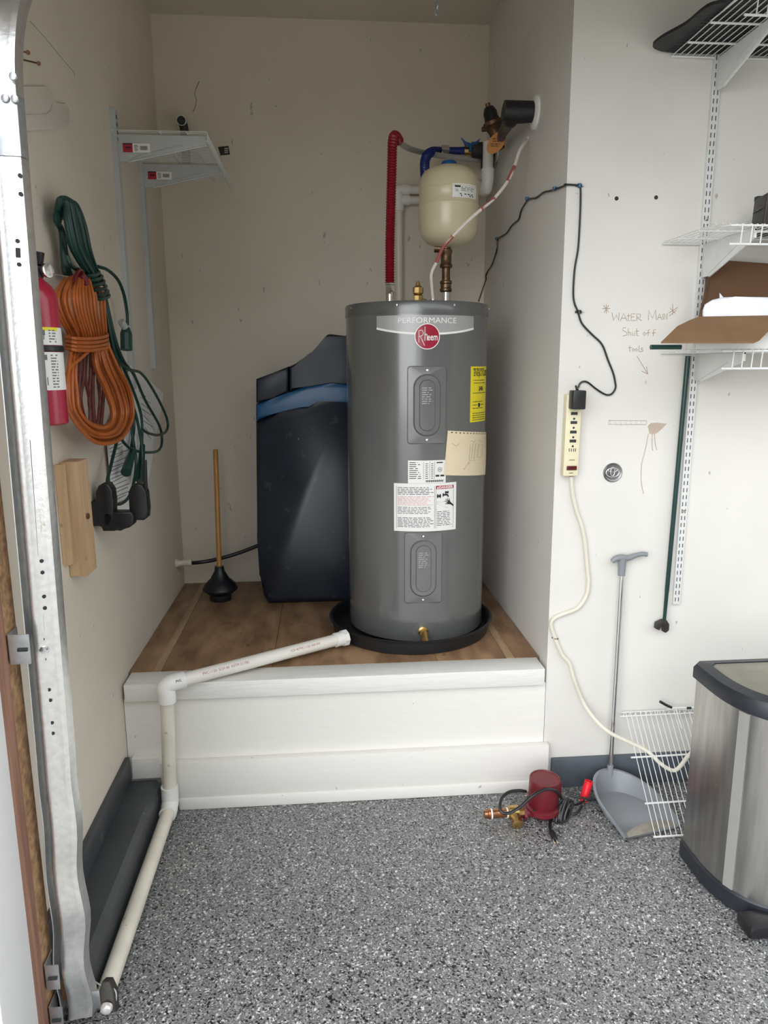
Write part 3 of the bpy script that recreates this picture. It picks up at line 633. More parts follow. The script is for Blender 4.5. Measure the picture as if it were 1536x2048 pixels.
# pressure regulator
pr = thing('pressure_regulator', 'tarnished bell shaped bronze pressure regulator with black bonnet', 'valve', at_y(990,275,.78))
YP = .80; a = at_y(975,207,YP); b_ = at_y(1000,300,YP); ax = (b_-a).normalized(); ln = (b_-a).length
k = ln/ (300-207)
kr = 1.22
bm = B(); lathe(bm, [(r_*kr, h_) for r_, h_ in [(.009,0),(.009,k*6),(.013,k*7),(.015,k*12)]], a, ax, 8); obj('adjusting_stem', bm, BRONZE, pr)
bm = B(); lathe(bm, [(r_*kr, h_) for r_, h_ in [(.016,k*8),(.021,k*14),(.024,k*18),(.024,k*28),(.027,k*36)]], a, ax, 28); obj('bonnet', bm, BLACKPL, pr)
bm = B(); lathe(bm, [(r_*kr, h_) for r_, h_ in [(.030,k*35),(.034,k*37),(.034,k*44),(.028,k*48),(.022,k*58),(.020,k*72),(.018,k*92)]], a, ax, 28); lathe(bm, [(.010,0),(.010,.045)], a+ax*k*50+V(-.008,0,0), (-1,0,-.1), 12); obj('body', bm, BRONZE, pr)
# wrapped pipe from the wall
wp_ = thing('wrapped_supply_pipe', 'black foam wrapped pipe coming out of the right niche wall near ceiling', 'pipe', (W,.40,2.49))
yq = .40; cz = at_x(1070,226,W).z
bm = B(); xs_ = at_y(1004,225,yq+.02).x
tube(bm, [V(W-.004,yq-.01,cz), V(xs_+.05,yq,cz), V(xs_,yq,cz+.005)], lambda t: .036-.003*math.sin(t*9), 22); obj('foam_wrap', bm, FOAMB, wp_)
bm = B(); e0 = V(xs_+.038,yq,cz); e2 = at_y(1005,266,.62); tube(bm, [e0+V(0,0,.0), e0+V(-.004,.02,-.02), at_y(1019,242,.46), at_y(1014,252,.54), e2], lambda t: .031-.012*t, 18, 5); obj('foam_elbow', bm, BLACKPL, wp_)
bm = B(); tube(bm, [e2, at_y(1002,276,.72), at_y(999,288,.8)], .018, 14); obj('pipe_end', bm, BLUEH, wp_)
bm = B(); lathe(bm, [(.058,0),(.058,.006),(.045,.014),(.042,.014)], (W,.395,cz), (-1,0,0), 36); obj('wall_collar', bm, PVCF, wp_)
# orange tag
ot = thing('hang_tag', 'oval orange card tag hanging from the bronze pressure regulator', 'tag', at_y(994,265,.70))
c = at_y(993,285,.70); bm = B(); ang = math.radians(50)
k = .0228/11
out = []
for i in range(28):
    t = 2*pi*i/28; u_, v_ = cos(t)*24.5*k, sin(t)*14.5*k; out.append(c+V(u_*cos(ang)-v_*sin(ang), 0, u_*sin(ang)+v_*cos(ang)))
prism(bm, out, (0,.0008,0)); obj('card', bm, ORANGET, ot)
bm = B(); P = lambda x, y: c+V(x, -.0006, y)
for i, (w_, y) in enumerate(((.018,.014),(.014,.005),(.020,-.006),(.015,-.014))): fine_print(bm, P, -w_-.004+y*.3, y-.003, w_-.004+y*.3, y+.003, 1, .6, 1)
obj('tag_print', bm, RUST, ot, 0)
bm = B(); tube(bm, [c+V(.012,0,.042), at_y(1000,262,.74), at_y(1000,258,.78)], .0012, 5); obj('tag_string', bm, PEX, ot)

# ------------------------------------------------------------------ white power wire with red tape
pw_ = [(1055,280,None),(1048,288,.44),(1038.6,303,.42),(1028.7,333,.40),(1015,363,.37),(989,396,.35),(962,419,.34),(935.7,442,.34),(906,472,.36),(886,495,.38),(872.6,525,.40),(862.6,548.5,.41),(864,578,.42)]
pts = [at_x(1056,279,W) if y is None else at_y(x, z, y) for x, z, y in pw_]+[V(at_y(866,594,.42).x,.42,TZ+.026)]
bm = B(); tube(bm, pts, .0062, 8, 6)
pwr = tag(obj('heater_power_wire', bm, WIREW), 'white electrical wire with red tape crossing in front of the beige tank', 'wire')
for a_, b2 in (((3,4)),((5,6)),((8,10)),):
    bm = B(); tube(bm, pts[a_:b2+1], .0068, 8, 6); obj('red_tape', bm, WIRER, pwr)
bm = B(); lathe(bm, [(.012,0),(.010,.006)], at_x(1056,279,W), (-1,0,0), 14); obj('wall_grommet', bm, PATCH, pwr)

# ------------------------------------------------------------------ pvc on back wall
pv = thing('vent_piping', 'white plastic pipes on the back wall passing behind the beige tank', 'pipe', at_y(798,600,1.16))
YB = 1.17; R_ = .0195
a = at_y(972,382,YB); b1 = at_y(797,382,YB); 
bm = B(); tube(bm, [V(a.x-.02,YB,a.z), V(b1.x+.02,YB,a.z)], R_, 16); obj('upper_run', bm, PVC, pv)
c1 = at_y(802,400,YB); bm = B(); tube(bm, [V(a.x-.05,YB,c1.z), V(c1.x+.02,YB,c1.z)], R_*.9, 16); obj('lower_run', bm, PVC, pv)
bm = B(); tube(bm, [V(at_y(798,410,YB).x,YB,at_y(798,412,YB).z), V(at_y(798,410,YB).x,YB,.56)], R_*.92, 16); obj('downpipe', bm, PVC, pv)
bm = B(); x_ = at_y(798,410,YB).x; tube(bm, [V(x_+.05,YB,a.z), V(x_+.012,YB,a.z), V(x_-.004,YB,a.z-.01), V(x_,YB,c1.z), V(x_,YB,c1.z-.05)], .0245, 16, 4); tube(bm, [V(x_+.05,YB,c1.z), V(x_,YB,c1.z)], .0235, 16); obj('elbow', bm, PVCF, pv)
v0 = at_y(978,284,.93); v1 = at_y(975,362,.93)
bm = B(); xv = min(v1.x, W-.03); tube(bm, [V(xv,.93,v0.z), V(xv,.93,v1.z)], .0235, 16); obj('riser', bm, PVC, pv)
bm = B(); tube(bm, [V(xv,.93,v1.z+.04), V(xv,.93,v1.z), V(xv-.006,.95,v1.z-.035), V(xv-.015,1.06,a.z), V(xv-.03,YB-.02,a.z), V(xv-.07,YB,a.z)], .027, 16, 4); tube(bm, [V(xv,.93,v1.z+.05), V(xv,.93,v1.z+.02)], .0285, 16); obj('elbow', bm, PVCF, pv)

# ------------------------------------------------------------------ sensor wire and clips
def z5(x, y): return (690+x*.33203, 180+y*.33203)
A_ = [(805,1270),(850,1140),(890,1040),(915,960),(920,900),(945,880),(975,860),(1005,815),(1045,780),(1060,730),(1075,700),(1105,660),(1150,650),(1175,632),(1200,615),(1235,608),(1270,597)]
pts = [at_y(*z5(805,1272), .60)]+[at_x(*z5(*p), W-.006) for p in A_[1:]]
Cn = [at_x(*z5(1330,573), W-.006), V(W-.008,-.008,at_y(*z5(1345,570),-.006).z)]+[at_y(x, y, -.006) for x, y in [(1150,370),(1158,371),(1161,376),(1161,410),(1159,457),(1156,499),(1149,542),(1147,596),(1156,624),(1164,647),(1183,668),(1204,689),(1216,720),(1226,745),(1230,762),(1231,776),(1223,788),(1211,789),(1192.5,778),(1176,765),(1167,763),(1160,767),(1156,776)]]
bm = B(); WP = [p if p.y < 0 else V(min(p.x, W-.0045), p.y, p.z) for p in spline(pts+Cn, 5)]
tube(bm, WP, .0032, 6)
tag(obj('sensor_wire', bm, BLACKPL), 'thin black low-voltage wire clipped around the niche corner to the power strip', 'wire')
cl = [(at_x(*z5(920,895), W), 'x', BLUECLIP, 'blue wire clip lowest on the niche side wall'), (at_x(*z5(1104,655), W), 'x', BLUECLIP, 'blue wire clip second up along the rising black wire in the niche'), (at_x(*z5(1272,595), W), 'x', BLUECLIP, 'blue wire clip beside the niche corner on the side wall'),
      (at_y(1158,372,0), 'y', BLUECLIP, 'blue wire clip on the right wall where the black wire turns down'), (at_y(1157,624,0), 'y', BLACKPL, 'dark wire clip on the right wall level with the pencil writing')]
for p, axn, mm, lab in cl:
    t = thing('wire_clip', lab, 'clip', p, 'clips holding the black wire')
    n_ = V(-1,0,0) if axn == 'x' else V(0,-1,0); s_ = V(0,1,0) if axn == 'x' else V(1,0,0)
    bm = B(); cyl(bm, p-V(0,0,.006)+n_*.006, p+V(0,0,.006)+n_*.006, .0062, 10); box(bm, (-.013,-.006,-.0035), (.013,0,.0035), .001, Matrix.Translation(p) @ (Matrix.Rotation(-pi/2,4,'Z') if axn=='x' else Matrix.Identity(4))); obj('saddle', bm, mm, t)
    bm = B(); lathe(bm, [(.0018,0),(.0018,.008),(.0035,.0085),(.003,.010)], p+s_*.010, n_, 8); obj('nail', bm, ZINC, t)

# ------------------------------------------------------------------ power strip + adapter
ps0, ps1 = at_y(1150,789,-.03), at_y(1141.5,952,-.03)
ps = thing('power_strip', 'ivory six-outlet power strip mounted upright on the right wall', 'power strip', ps1)
Lh = (ps0-ps1).length; axv = (ps0-ps1).normalized(); tilt = math.atan2(axv.x, axv.z); cpt = (ps0+ps1)/2
MS = Matrix.Translation(V(cpt.x, 0, cpt.z)) @ Matrix.Rotation(tilt, 4, 'Y')
bm = B(); box(bm, (-.029,-.034,-Lh/2), (.025,-.001,Lh/2), .004); bmesh.ops.transform(bm, matrix=MS, verts=bm.verts); obj('housing', bm, IVORY, ps)
def zs(py): return (at_y(1148,py,-.034)-cpt).dot(axv)
bm = B(); bm2 = B()
for i, py in enumerate((827,845,864,882,900)):
    z = zs(py)
    if i < 4:
        box(bm, (-.012,-.0348,z-.005), (.011,-.0338,z+.005)); lathe(bm, [(.0038,0),(.0038,.001)], (0,-.0338,zs(py+10.5)), (0,-1,0), 10)
    else:
        for xx in (-.0115,-.004,.004,.0105): box(bm, (xx-.0012,-.0348,z-.0055), (xx+.0012,-.0338,z+.0055))
box(bm, (-.010,-.0348,zs(920)-.001), (.010,-.0338,zs(920)+.001)); box(bm, (-.008,-.0348,zs(946)-.001), (.006,-.0338,zs(946)+.001))
bmesh.ops.transform(bm, matrix=MS, verts=bm.verts); obj('outlet_slots', bm, SLOTD, ps)
bm = B(); z = zs(936); box(bm, (-.018,-.038,z-.0075), (.018,-.0335,z+.0075), .002); bmesh.ops.transform(bm, matrix=MS, verts=bm.verts); obj('rocker_switch', bm, DKRED, ps)
for s in (1,-1):
    bm = B(); box(bm, (-.014,-.012,s*Lh/2-.006), (.010,-.001,s*Lh/2+.006), .002); bmesh.ops.transform(bm, matrix=MS, verts=bm.verts); obj('end_tab', bm, IVORY, ps)
ck = [(1142,953,-.02),(1145,987,-.012),(1154,1025,-.01),(1163,1050,-.01),(1170,1085,-.01),(1173,1119,-.01),(1176,1150,-.01),(1177,1166,-.01),(1172,1193,-.01),(1154,1217,-.01),(1124,1229,-.01),(1108,1237,-.01),(1102,1250,-.01),(1110,1276,-.01),(1124,1309,-.012),(1139,1327,-.014),(1147,1356,-.016),(1166,1404,-.02),(1190,1439,-.05),(1219,1465,-.08),(1258,1484,-.10),(1294,1502,-.12),(1322,1528,-.15),(1346,1541,-.17),(1361,1532,-.18),(1377,1511,-.19),(1399,1492,-.20),(1420,1481,-.22),(1450,1474,-.26)]
bm = B(); tube(bm, [at_y(*p) for p in ck], .0072, 10, 5); obj('cord', bm, CORDW, ps)
bm = B(); p = at_y(1110,1276,0); tube(bm, [p+V(-.012,0,.002), p+V(-.006,-.017,.004), p+V(.006,-.017,.002), p+V(.012,0,-.002)], .0018, 6); tag(obj('cord_staple', bm, RUST), 'small metal staple holding the white cord to the wall near the corner', 'staple')
ad = thing('power_adapter', 'black plug-in power adapter in the top outlet of the ivory strip', 'adapter', at_y(1155,800,-.06))
aw = at_y(1155,799.5,-.06); MA = Matrix.Translation(aw) @ Matrix.Rotation(tilt, 4, 'Y')
bm = B(); box(bm, (-.0225,-.022,-.0315), (.0225,.024,.0315), .004); bmesh.ops.transform(bm, matrix=MA, verts=bm.verts); obj('body', bm, ADAPT, ad)
bm = B(); tube(bm, [aw+V(-.002,0,.031), aw+V(-.001,.02,.045)], lambda t: .0052-.0015*t, 8); obj('strain_relief', bm, BLACKPL, ad)

# ------------------------------------------------------------------ water softener
sf = thing('water_softener', 'dark navy water softener cabinet with blue stripe left of the heater', 'water softener', (.62,.98,HP))
YS = .825; DPT = .36
def so(pts): return [at_y(x, y, YS) for x, y in pts]
XR = 1.0
def ext_(p): return V(XR, YS, p.z)
low = so([(537,1209),(527,1195),(519,1150),(514,1074),(511,844),(562,823),(610,806),(640,802),(665,802),(693,805)])
bandb = [(511,842),(562,824),(610,806),(640,802),(665,802),(692,805)]; bandt = [(511,808),(545,797),(578,785),(610,770),(640,765),(665,766),(692,770)]
pts = low+[ext_(low[-1]), V(XR,YS,HP+.02), V(XR-.02,YS,HP+.001)]; pts[0].z = HP+.001
bm = B(); prism(bm, pts, (0,DPT,0), .028); obj('cabinet', bm, NAVY, sf, 50)
t_ = so(bandt); b__ = so(bandb)
bm = B(); q = b__+[ext_(b__[-1])]+[ext_(t_[-1])]+t_[::-1]; q = [p+V(0,.003,0) for p in q]; prism(bm, q, (0,DPT-.006,0), .022); obj('stripe', bm, BLUEB, sf, 50)
l1 = so([(512,758),(545,746),(577,733)]); lb = so([(512,806),(545,796),(577,785)])
bm = B(); prism(bm, l1+lb[::-1], (0,DPT,0), .012); obj('salt_lid', bm, NAVYL, sf, 50)
l2 = so([(579,733),(610,720),(618,713),(625,703),(638,688),(650,674),(655,669),(662,668),(692,672)]); lb = so([(579,784),(610,769),(640,764),(665,765),(692,769)])
bm = B(); prism(bm, l2+[ext_(l2[-1]), ext_(lb[-1])]+lb[::-1], (0,DPT,0), .010); obj('head_cover', bm, NAVYL, sf, 50)
bm = B(); p = at_y(597,879,YS); lathe(bm, [(.006,0),(.006,.003),(.001,.004)], p, (0,-1,0), 12); obj('plug_button', bm, BLACKPL, sf)
# black hose
hs = thing('outdoor_hose', 'short black hose with a beige coupling running from wall to softener', 'hose', at_x(355,1127,0))
h0 = at_x(352,1127,.0); bm = B(); tube(bm, [h0+V(.06,0,0), at_y(405,1124,1.07), at_y(440,1117,1.08), at_y(480,1105,1.09), at_y(514,1092,1.09), at_y(550,1078,1.08), at_y(560,1074,1.07)], .0095, 10, 6); obj('hose', bm, BLACKPL, hs)
bm = B(); lathe(bm, [(.020,0),(.020,.012),(.015,.014),(.015,.055),(.017,.058),(.017,.075)], h0, (1,0,.03), 16); obj('coupling', bm, PVCA, hs)
# plunger
pg = thing('toilet_plunger', 'black rubber plunger with an amber wooden handle on the plywood platform', 'plunger', (.222,.92,HP))
px_, py_ = .222, .925
bm = B(); lathe(bm, [(.050,.0),(.052,.006),(.05,.028),(.058,.032),(.082,.052),(.083,.058),(.072,.078),(.05,.100),(.045,.104),(.032,.128),(.024,.142),(.021,.165),(.016,.165)], (px_,py_,HP+.001), seg=40); obj('cup', bm, RUBBER, pg)
bm = B(); tp_ = at_y(431,899,1.0); tube(bm, [V(px_,py_,HP+.15), V(tp_.x,tp_.y,tp_.z-.004), tp_], lambda t: .0115 if t < .9 else .009, 14); obj('handle', bm, AMBER, pg)

# ------------------------------------------------------------------ left wall shelf
shz = at_x(215,253,0).z
yA, yB_ = .405, .79
def rail_l(y, ztop, zbot, lab):
    r = thing('shelf_rail', lab, 'shelf rail', (0,y,zbot), 'grey shelf rails on left wall')
    bm = B()
    pts = [(0,y-.017,zbot),(.020,y-.017,zbot),(.020,y+.017,zbot),(0,y+.017,zbot)]; prism(bm, pts, (0,0,ztop-zbot), .0015); obj('channel', bm, DUSTY, r)
    return r
ra = rail_l(yA, at_x(210,205,0).z, 1.50, 'nearer grey shelf rail on left wall with worn paint at its top')
rb = rail_l(yB_, at_x(283,300,0).z, at_x(306,737,0).z, 'farther grey shelf rail on left wall beside the niche corner')
bm = B()
for dz in (.02,.045,.07,.095): box(bm, (.0195,yA-.007,at_x(210,205,0).z-dz-.014), (.0208,yA+.004,at_x(210,205,0).z-dz), 0)
obj('slots', bm, SLOTD, ra)
def bracket(base, d, side, L, h0_, h1_, m, th=.006, name='shelf_bracket', label='', group='', cat='bracket'):
    """base: wall point at the top; d: outward direction"""
    t = thing(name, label, cat, base, group); d = Vector(d); side = Vector(side)
    bm = B(); P = lambda a, z: base+d*a+V(0,0,z)
    prism(bm, [P(.01,0)-side*th/2, P(L,0)-side*th/2, P(L,-h1_)-side*th/2, P(.05,-h0_)-side*th/2, P(.01,-h0_)-side*th/2], side*th, .001)
    obj('web', bm, m, t)
    bm = B(); tube(bm, [P(.05,-h0_), P(L,-h1_)], .0045, 6); tube(bm, [P(.01,-.001), P(L,-.001)], .004, 6); obj('edge_flange', bm, m, t)
    bm = B(); prism(bm, [P(.06,-h0_*.93)+side*(th/2+.001)*s for s in (1,)]+[P(L*.75,-h1_*1.25)+side*(th/2+.001), P(L*.75,-h1_*1.1)+side*(th/2+.001), P(.1,-h0_*.75)+side*(th/2+.001)], side*.002); 
    for s in (-1,):
        prism(bm, [P(.06,-h0_*.93)-side*(th/2+.001), P(L*.75,-h1_*1.25)-side*(th/2+.001), P(L*.75,-h1_*1.1)-side*(th/2+.001), P(.1,-h0_*.75)-side*(th/2+.001)], -side*.002)
    obj('pressed_rib', bm, m, t)
    return t
tipx = .33
for y, lab, zz in ((yA,'nearer white bracket with a red and white sticker under the left wire shelf',shz),(yB_,'farther white bracket with a red and white sticker under the left wire shelf',shz)):
    br = bracket(V(0,y,zz-.012), (1,0,0), (0,1,0), tipx, .088, .028, DUSTY, label=lab, group='brackets of the left shelf')
    q = lambda x, z: V(.036+x, y-.0045, zz-.012-.058+z)
    bm = B(); flat_rect(bm, q, 0,0,.095,.030); st_ = obj('sticker', bm, WHITEM, br, 0)
    q2 = lambda x, z: V(.036+x, y-.0050, zz-.012-.058+z)
    bm = B(); flat_rect(bm, q2, 0,0,.034,.030); obj('sticker_red', bm, REDP, st_, 0)
    q2 = lambda x, z: V(.036+x, y-.0055, zz-.012-.058+z)
    bm = B(); flat_rect(bm, q2, 0,.026,.034,.030); fine_print(bm, q2, .040,.004,.054,.026,5,.4,.9); 
    for k in range(9): flat_rect(bm, q2, .060+k*.003,.008,.060+k*.003+.0015,.022)
    fine_print(bm, q2, .008,.012,.028,.020,1,.6,1); obj('sticker_print', bm, BLACKP, st_, 0)
ws = thing('wire_shelf', 'small white wire shelf high on the left niche wall', 'shelf', (0,.6,shz))
y0, y1 = .39, 1.09
n = int((y1-y0)/.0165)
base_me = None
for i in range(n+1):
    y = y0+(y1-y0)*i/n
    if base_me is None:
        bm = B(); tube(bm, [V(.004,0,0), V(.332,0,0), V(.336,0,-.004), V(.336,0,-.030)], .0015, 5); o = obj('wire', bm, WIREWH, ws); base_me = o.data
    else:
        o = bpy.data.objects.new('wire', base_me); C.objects.link(o); o.parent = ws; o.matrix_parent_inverse = Matrix.Translation(ws.location).inverted()
    o.location = (0, y, shz)
for x, z in ((.006,-.003),(.17,-.0035),(.265,-.0035),(.333,-.0035),(.334,-.032)):
    bm = B(); tube(bm, [V(x,y0-.004,shz+z), V(x,y1+.004,shz+z)], .003, 7); obj('rod', bm, WIREWH, ws)

# back wall pipe stub and price tag
sp = thing('capped_pipe_stub', 'open dark pipe stub on the back wall above the left wire shelf', 'pipe', at_y(363,262,1.19))
c = at_y(363,241,1.14); k = at_y(372,241,1.14).x-c.x
bm = B(); lathe(bm, [(k*1.08,-.03),(k*1.08,.01),(k*.95,.01),(k*.93,-.025),(.001,-.025)], c, (0.05,-1,-.25), 24); obj('open_end', bm, ZINC, sp)
bm = B(); lathe(bm, [(.001,.004),(k*.95,.004)], c+V(0,0,0), (0.05,-1,-.25), 24, cap=False); obj('bore', bm, SLOTD, sp)
bm = B(); tube(bm, [c+V(0,.02,-.004), V(c.x+.004,1.175,c.z-.03), V(c.x+.006,1.18,at_y(368,330,1.18).z)], k*.98, 16, 3); obj('pipe_body', bm, IRON, sp)
bm = B(); pt = [at_y(x, y, DB-.001) for x, y in ((436,294),(457,292),(460,309),(441,311))]; prism(bm, pt, (0,-.001,0))
tg = tag(obj('wall_sticker', bm, IRON), 'small dark green sticker on the back wall right of the left shelf', 'sticker')
bm = B()
for y in (297,301,305): tube(bm, [at_y(449,y,DB-.0025), at_y(456,y,DB-.0025)], .0025, 4)
obj('sticker_print', bm, PVCA, tg)

# ------------------------------------------------------------------ left wall: plate, screws
bm = B()
pts = [at_x(x, y, .002) for x, y in ((-10,172),(88,172),(100,182),(105,198),(106,206),(126,206),(133,214),(137,235),(135,250),(124,256),(90,260),(-10,264))]
prism(bm, pts, (.006,0,0), .002)
pt_ = tag(obj('wall_plate', bm, CLEARP), 'rounded pale plastic plate fixed high on left wall beside the door track', 'plate')
bm = B(); tube(bm, [at_x(x, y, .010) for x, y in ((-10,229),(92,229),(102,222),(106,206))], .001, 4); obj('raised_edge', bm, CLEARP, pt_)
for i, (a, b_) in enumerate((((48,120),(78,127)),((42,103),(56,105)))):
    p1 = at_x(*b_, .05); p0 = at_x(*a, .0); bm = B(); d = (p1-p0); L_ = d.length
    lathe(bm, [(.0022,0),(.0022,L_-.004),(.0055,L_-.001),(.005,L_)], p0, d, 10)
    tag(obj('long_screw', bm, RUST), ['longer rusty screw sticking out of left wall', 'shorter rusty screw sticking out of left wall just above the longer one'][i], 'screw', 'rusty screws by the track')

# ------------------------------------------------------------------ fire extinguisher
ex = thing('fire_extinguisher', 'red fire extinguisher with white instruction labels on the left wall', 'extinguisher', (.07,-.60,1.43))
EX = at_x(82,700,.064); exx, exy = EX.x, EX.y; er = .0475
zb_ = at_x(112,853,.068).z; 
def ez(py): return at_x(86, py, .064).z
z_sh = ez(605)
bm = B(); lathe(bm, [(er-.008,ez(852)),(er,ez(848)),(er,z_sh),(er*.93,z_sh+.018),(er*.75,z_sh+.034),(er*.48,z_sh+.046),(.019,z_sh+.05),(.019,ez(556))], (exx,exy,0), seg=48); obj('cylinder', bm, EXTR, ex)
for a, b_, nm in ((657,691,'upper_label'),(705,780,'lower_label')):
    bm = B(); lathe(bm, [(er+.0006,ez(b_)),(er+.0006,ez(a))], (exx,exy,0), seg=48, cap=False); l_ = obj(nm, bm, WHITEM, ex)
    P = lambda x, y: V(exx+(er+.0012)*sin(x/er), exy-(er+.0012)*cos(x/er), y)
    bm = B(); fine_print(bm, P, -.03,ez(b_)+.004,.018,ez(a)-.004,int((b_-a)/5),.35,.7,1,a); fine_print(bm, P, .036,ez(b_)+.004,.055,ez(a)-.004,int((b_-a)/6),.45,.8,1,a+1)
    flat_rect(bm, P, .022,ez(a)-.018,.028,ez(a)-.006); flat_rect(bm, P, .024,ez(b_)+.012,.026,ez(b_)+.03); obj('label_print', bm, GREYP, l_, 0)
bm = B(); P = lambda x, y: V(exx+(er+.0011)*sin(x/er), exy-(er+.0011)*cos(x/er), y); flat_rect(bm, P, .02,ez(664),.06,ez(657),4); obj('yellow_panel', bm, YELLOW, ex, 0)
bm = B(); lathe(bm, [(er+.001,ez(704)),(er+.004,ez(702)),(er+.004,ez(694)),(er+.001,ez(692))], (exx,exy,0), seg=48); box(bm, (0.001,exy-.012,ez(704)), (exx-er*.7,exy+.012,ez(692)), .002); obj('retaining_band', bm, BLACKPL, ex)
bm = B(); zv = ez(556); lathe(bm, [(.02,zv-.006),(.022,zv),(.022,zv+.018),(.016,zv+.024)], (exx,exy,0), seg=20); box(bm, (exx-.05,exy-.012,zv+.004), (exx+.024,exy+.012,zv+.02), .003); obj('valve_head', bm, BLACKPL, ex)
bm = B(); prism(bm, [V(exx-.07,exy-.011,zv+.03), V(exx+.02,exy-.011,zv+.022), V(exx+.026,exy-.011,zv+.05), V(exx-.075,exy-.011,zv+.066)], (0,.022,0), .003); obj('squeeze_lever', bm, BLACKPL, ex)
bm = B(); lathe(bm, [(.015,0),(.016,.004),(.016,.010),(.012,.011)], (exx+.028,exy-.002,zv+.01), (.9,-.5,0), 24); obj('pressure_gauge', bm, CHROME, ex)
bm = B(); tube(bm, [V(exx+.03,exy,zv+.004), V(exx+.075,exy+.01,zv-.002)], .0016, 5); obj('safety_pin', bm, CHROME, ex)

# ------------------------------------------------------------------ orange cord hank
def hk(x, y, d): return at_x(x, y, d)
oc = thing('orange_extension_cord', 'hank of orange extension cord wrapped at its middle hanging on left wall', 'cord', at_x(165,545,.0))
rd = random.Random(3)
def strand(pts, r, m, parent, name, closed=False, dep=(.03,.09)):
    bm = B(); P = [hk(x, y, dd) for x, y, dd in pts]
    if closed: tube(bm, spline(P+[P[0]], 4)[:-1], r, 7, closed=True)
    else: tube(bm, P, r, 7, 5)
    return obj(name, bm, m, parent)
for i in range(15):                      # upper half: fans out from the top and gathers at the waist
    s = i/14; w_ = abs(2*s-1); jj = rd.uniform(-2,2); fr = .085-.03*w_+rd.uniform(-.006,.006)
    strand([(150+26*s,556-8*(1-w_),.05),(132+56*s+jj,556+3*w_,fr-.015),(110+95*s+jj,592-6*(1-w_),fr),(116+92*s+jj,625,fr),(138+74*s,668,fr-.008),(142+70*s,690,fr-.012)], .0052, ORANGEC, oc, 'strand')
for i in range(8):                       # darker strands behind, inside the lower loop
    s = i/7; strand([(155+48*s,685,.05),(150+52*s+rd.uniform(-4,4),750,.045),(152+50*s+rd.uniform(-6,6),800,.04),(168+30*s+rd.uniform(-4,4),852,.04)], .0052, MAROONC, oc, 'strand')
for i in range(14):                      # nested lower loops
    s = i/13; jj = rd.uniform(-2,2); fr = .055+.03*rd.random()
    strand([(160-16*s,686,.07),(150-14*s+jj,735,fr),(154-24*s+jj,790,fr),(160-20*s,822+6*s,fr),(180-10*s,846+22*s,fr),(206-4*s,852+34*s+jj,fr),(222+22*s,842+34*s,fr),(222+44*s,816+16*s,fr),(206+52*s+jj,776+4*s,fr),(190+46*s,735,fr),(184+30*s,686,.072)], .0052, ORANGEC, oc, 'strand')
for k_, y in enumerate((672,680,688,695)):
    bm = B(); P = [hk(132,y+2,.06), hk(150,y+5,.088), hk(180,y+6,.094), hk(208,y+2,.085), hk(215,y-3,.06), hk(205,y-8,.03), hk(150,y-8,.025)]
    tube(bm, spline(P+[P[0]], 4)[:-1], .0049, 7, closed=True); obj('wrap', bm, ORANGEC, oc)
bm = B(); tube(bm, [hk(183,696,.09), hk(160,718,.09), hk(140,735,.085), hk(131,765,.07), hk(132,800,.06)], .0049, 7, 5); obj('wrap', bm, ORANGEC, oc)
bm = B(); tube(bm, [hk(160,548,.07), hk(168,558,.075), hk(171,568,.075)], .011, 8, 3); tube(bm, [hk(148,560,.075), hk(155,545,.07), hk(161,540,.06), hk(165,545,.05)], .005, 7, 4); obj('cord_end', bm, PUMPR, oc)

# ------------------------------------------------------------------ green cord hank
gc = thing('green_extension_cord', 'dark green extension cord hank behind the orange one on left wall', 'cord', at_x(130,395,0))
rd = random.Random(5)
for i in range(10):
    s = i/9; fr = .035+.02*rd.random(); jj = rd.uniform(-2,2)
    strand([(116+16*s,450-30*s,.02),(114+20*s,420-16*s,fr-.01),(118+22*s,398-5*math.sin(pi*s)+6*s,fr),(128+26*s,402+8*s,fr+.005),(132+36*s+jj,450,fr+.01),(146+34*s+jj,505,fr+.01),(176+22*s,550,fr),(186+20*s,566,fr)], .0056, GREENC, gc, 'strand')
for i in range(4):
    s = i/3; strand([(114+6*s,408,.03),(110+5*s,440,.035),(121+5*s,462,.03),(125+8*s,510,.03),(128+12*s,545,.03),(140+10*s,560,.03)], .0056, GREENC, gc, 'strand')
strand([(132,470,.05),(142,495,.055),(150,510,.055),(170,528,.05)], .0056, GREENC, gc, 'strand')
strand([(134,512,.05),(140,528,.055),(152,538,.05),(176,545,.045)], .0056, GREENC, gc, 'strand')
for k_, (x, y) in enumerate(((186,548),(192,556),(196,566),(200,576),(204,586),(206,594))):
    bm = B(); P = [hk(x-16,y,.035), hk(x-10,y+4,.06), hk(x+6,y+2,.062), hk(x+12,y-4,.04), hk(x,y-8,.015)]
    tube(bm, spline(P+[P[0]], 4)[:-1], .0055, 7, closed=True); obj('wrap', bm, GREENC, gc)
lows = [
 [(207,590),(216,650),(228,710),(245,760),(262,810),(268,850),(262,900),(256,940)],
 [(209,592),(222,660),(240,720),(262,770),(282,830),(284,880),(283,920)],
 [(205,592),(212,660),(220,720),(238,780),(258,830),(266,880),(272,930),(262,985),(243,1007),(222,1003),(214,970),(222,930),(234,880),(238,850)],
 [(210,590),(228,670),(246,720),(268,750),(290,800),(318,850),(324,880),(318,900),(296,905),(262,898),(240,876)],
 [(206,592),(218,665),(236,718),(256,738),(284,748),(312,790),(333,835),(334,860),(318,870),(296,866),(284,858)],
 [(208,590),(216,640),(226,690),(240,740),(258,790),(274,840),(284,900),(282,958)],
]
for i, l in enumerate(lows):
    bm = B(); tube(bm, [hk(x, y, .03+.006*i+.004*math.sin(k_)) for k_, (x, y) in enumerate(l)], .0055, 7, 5); obj('strand', bm, GREENC, gc)
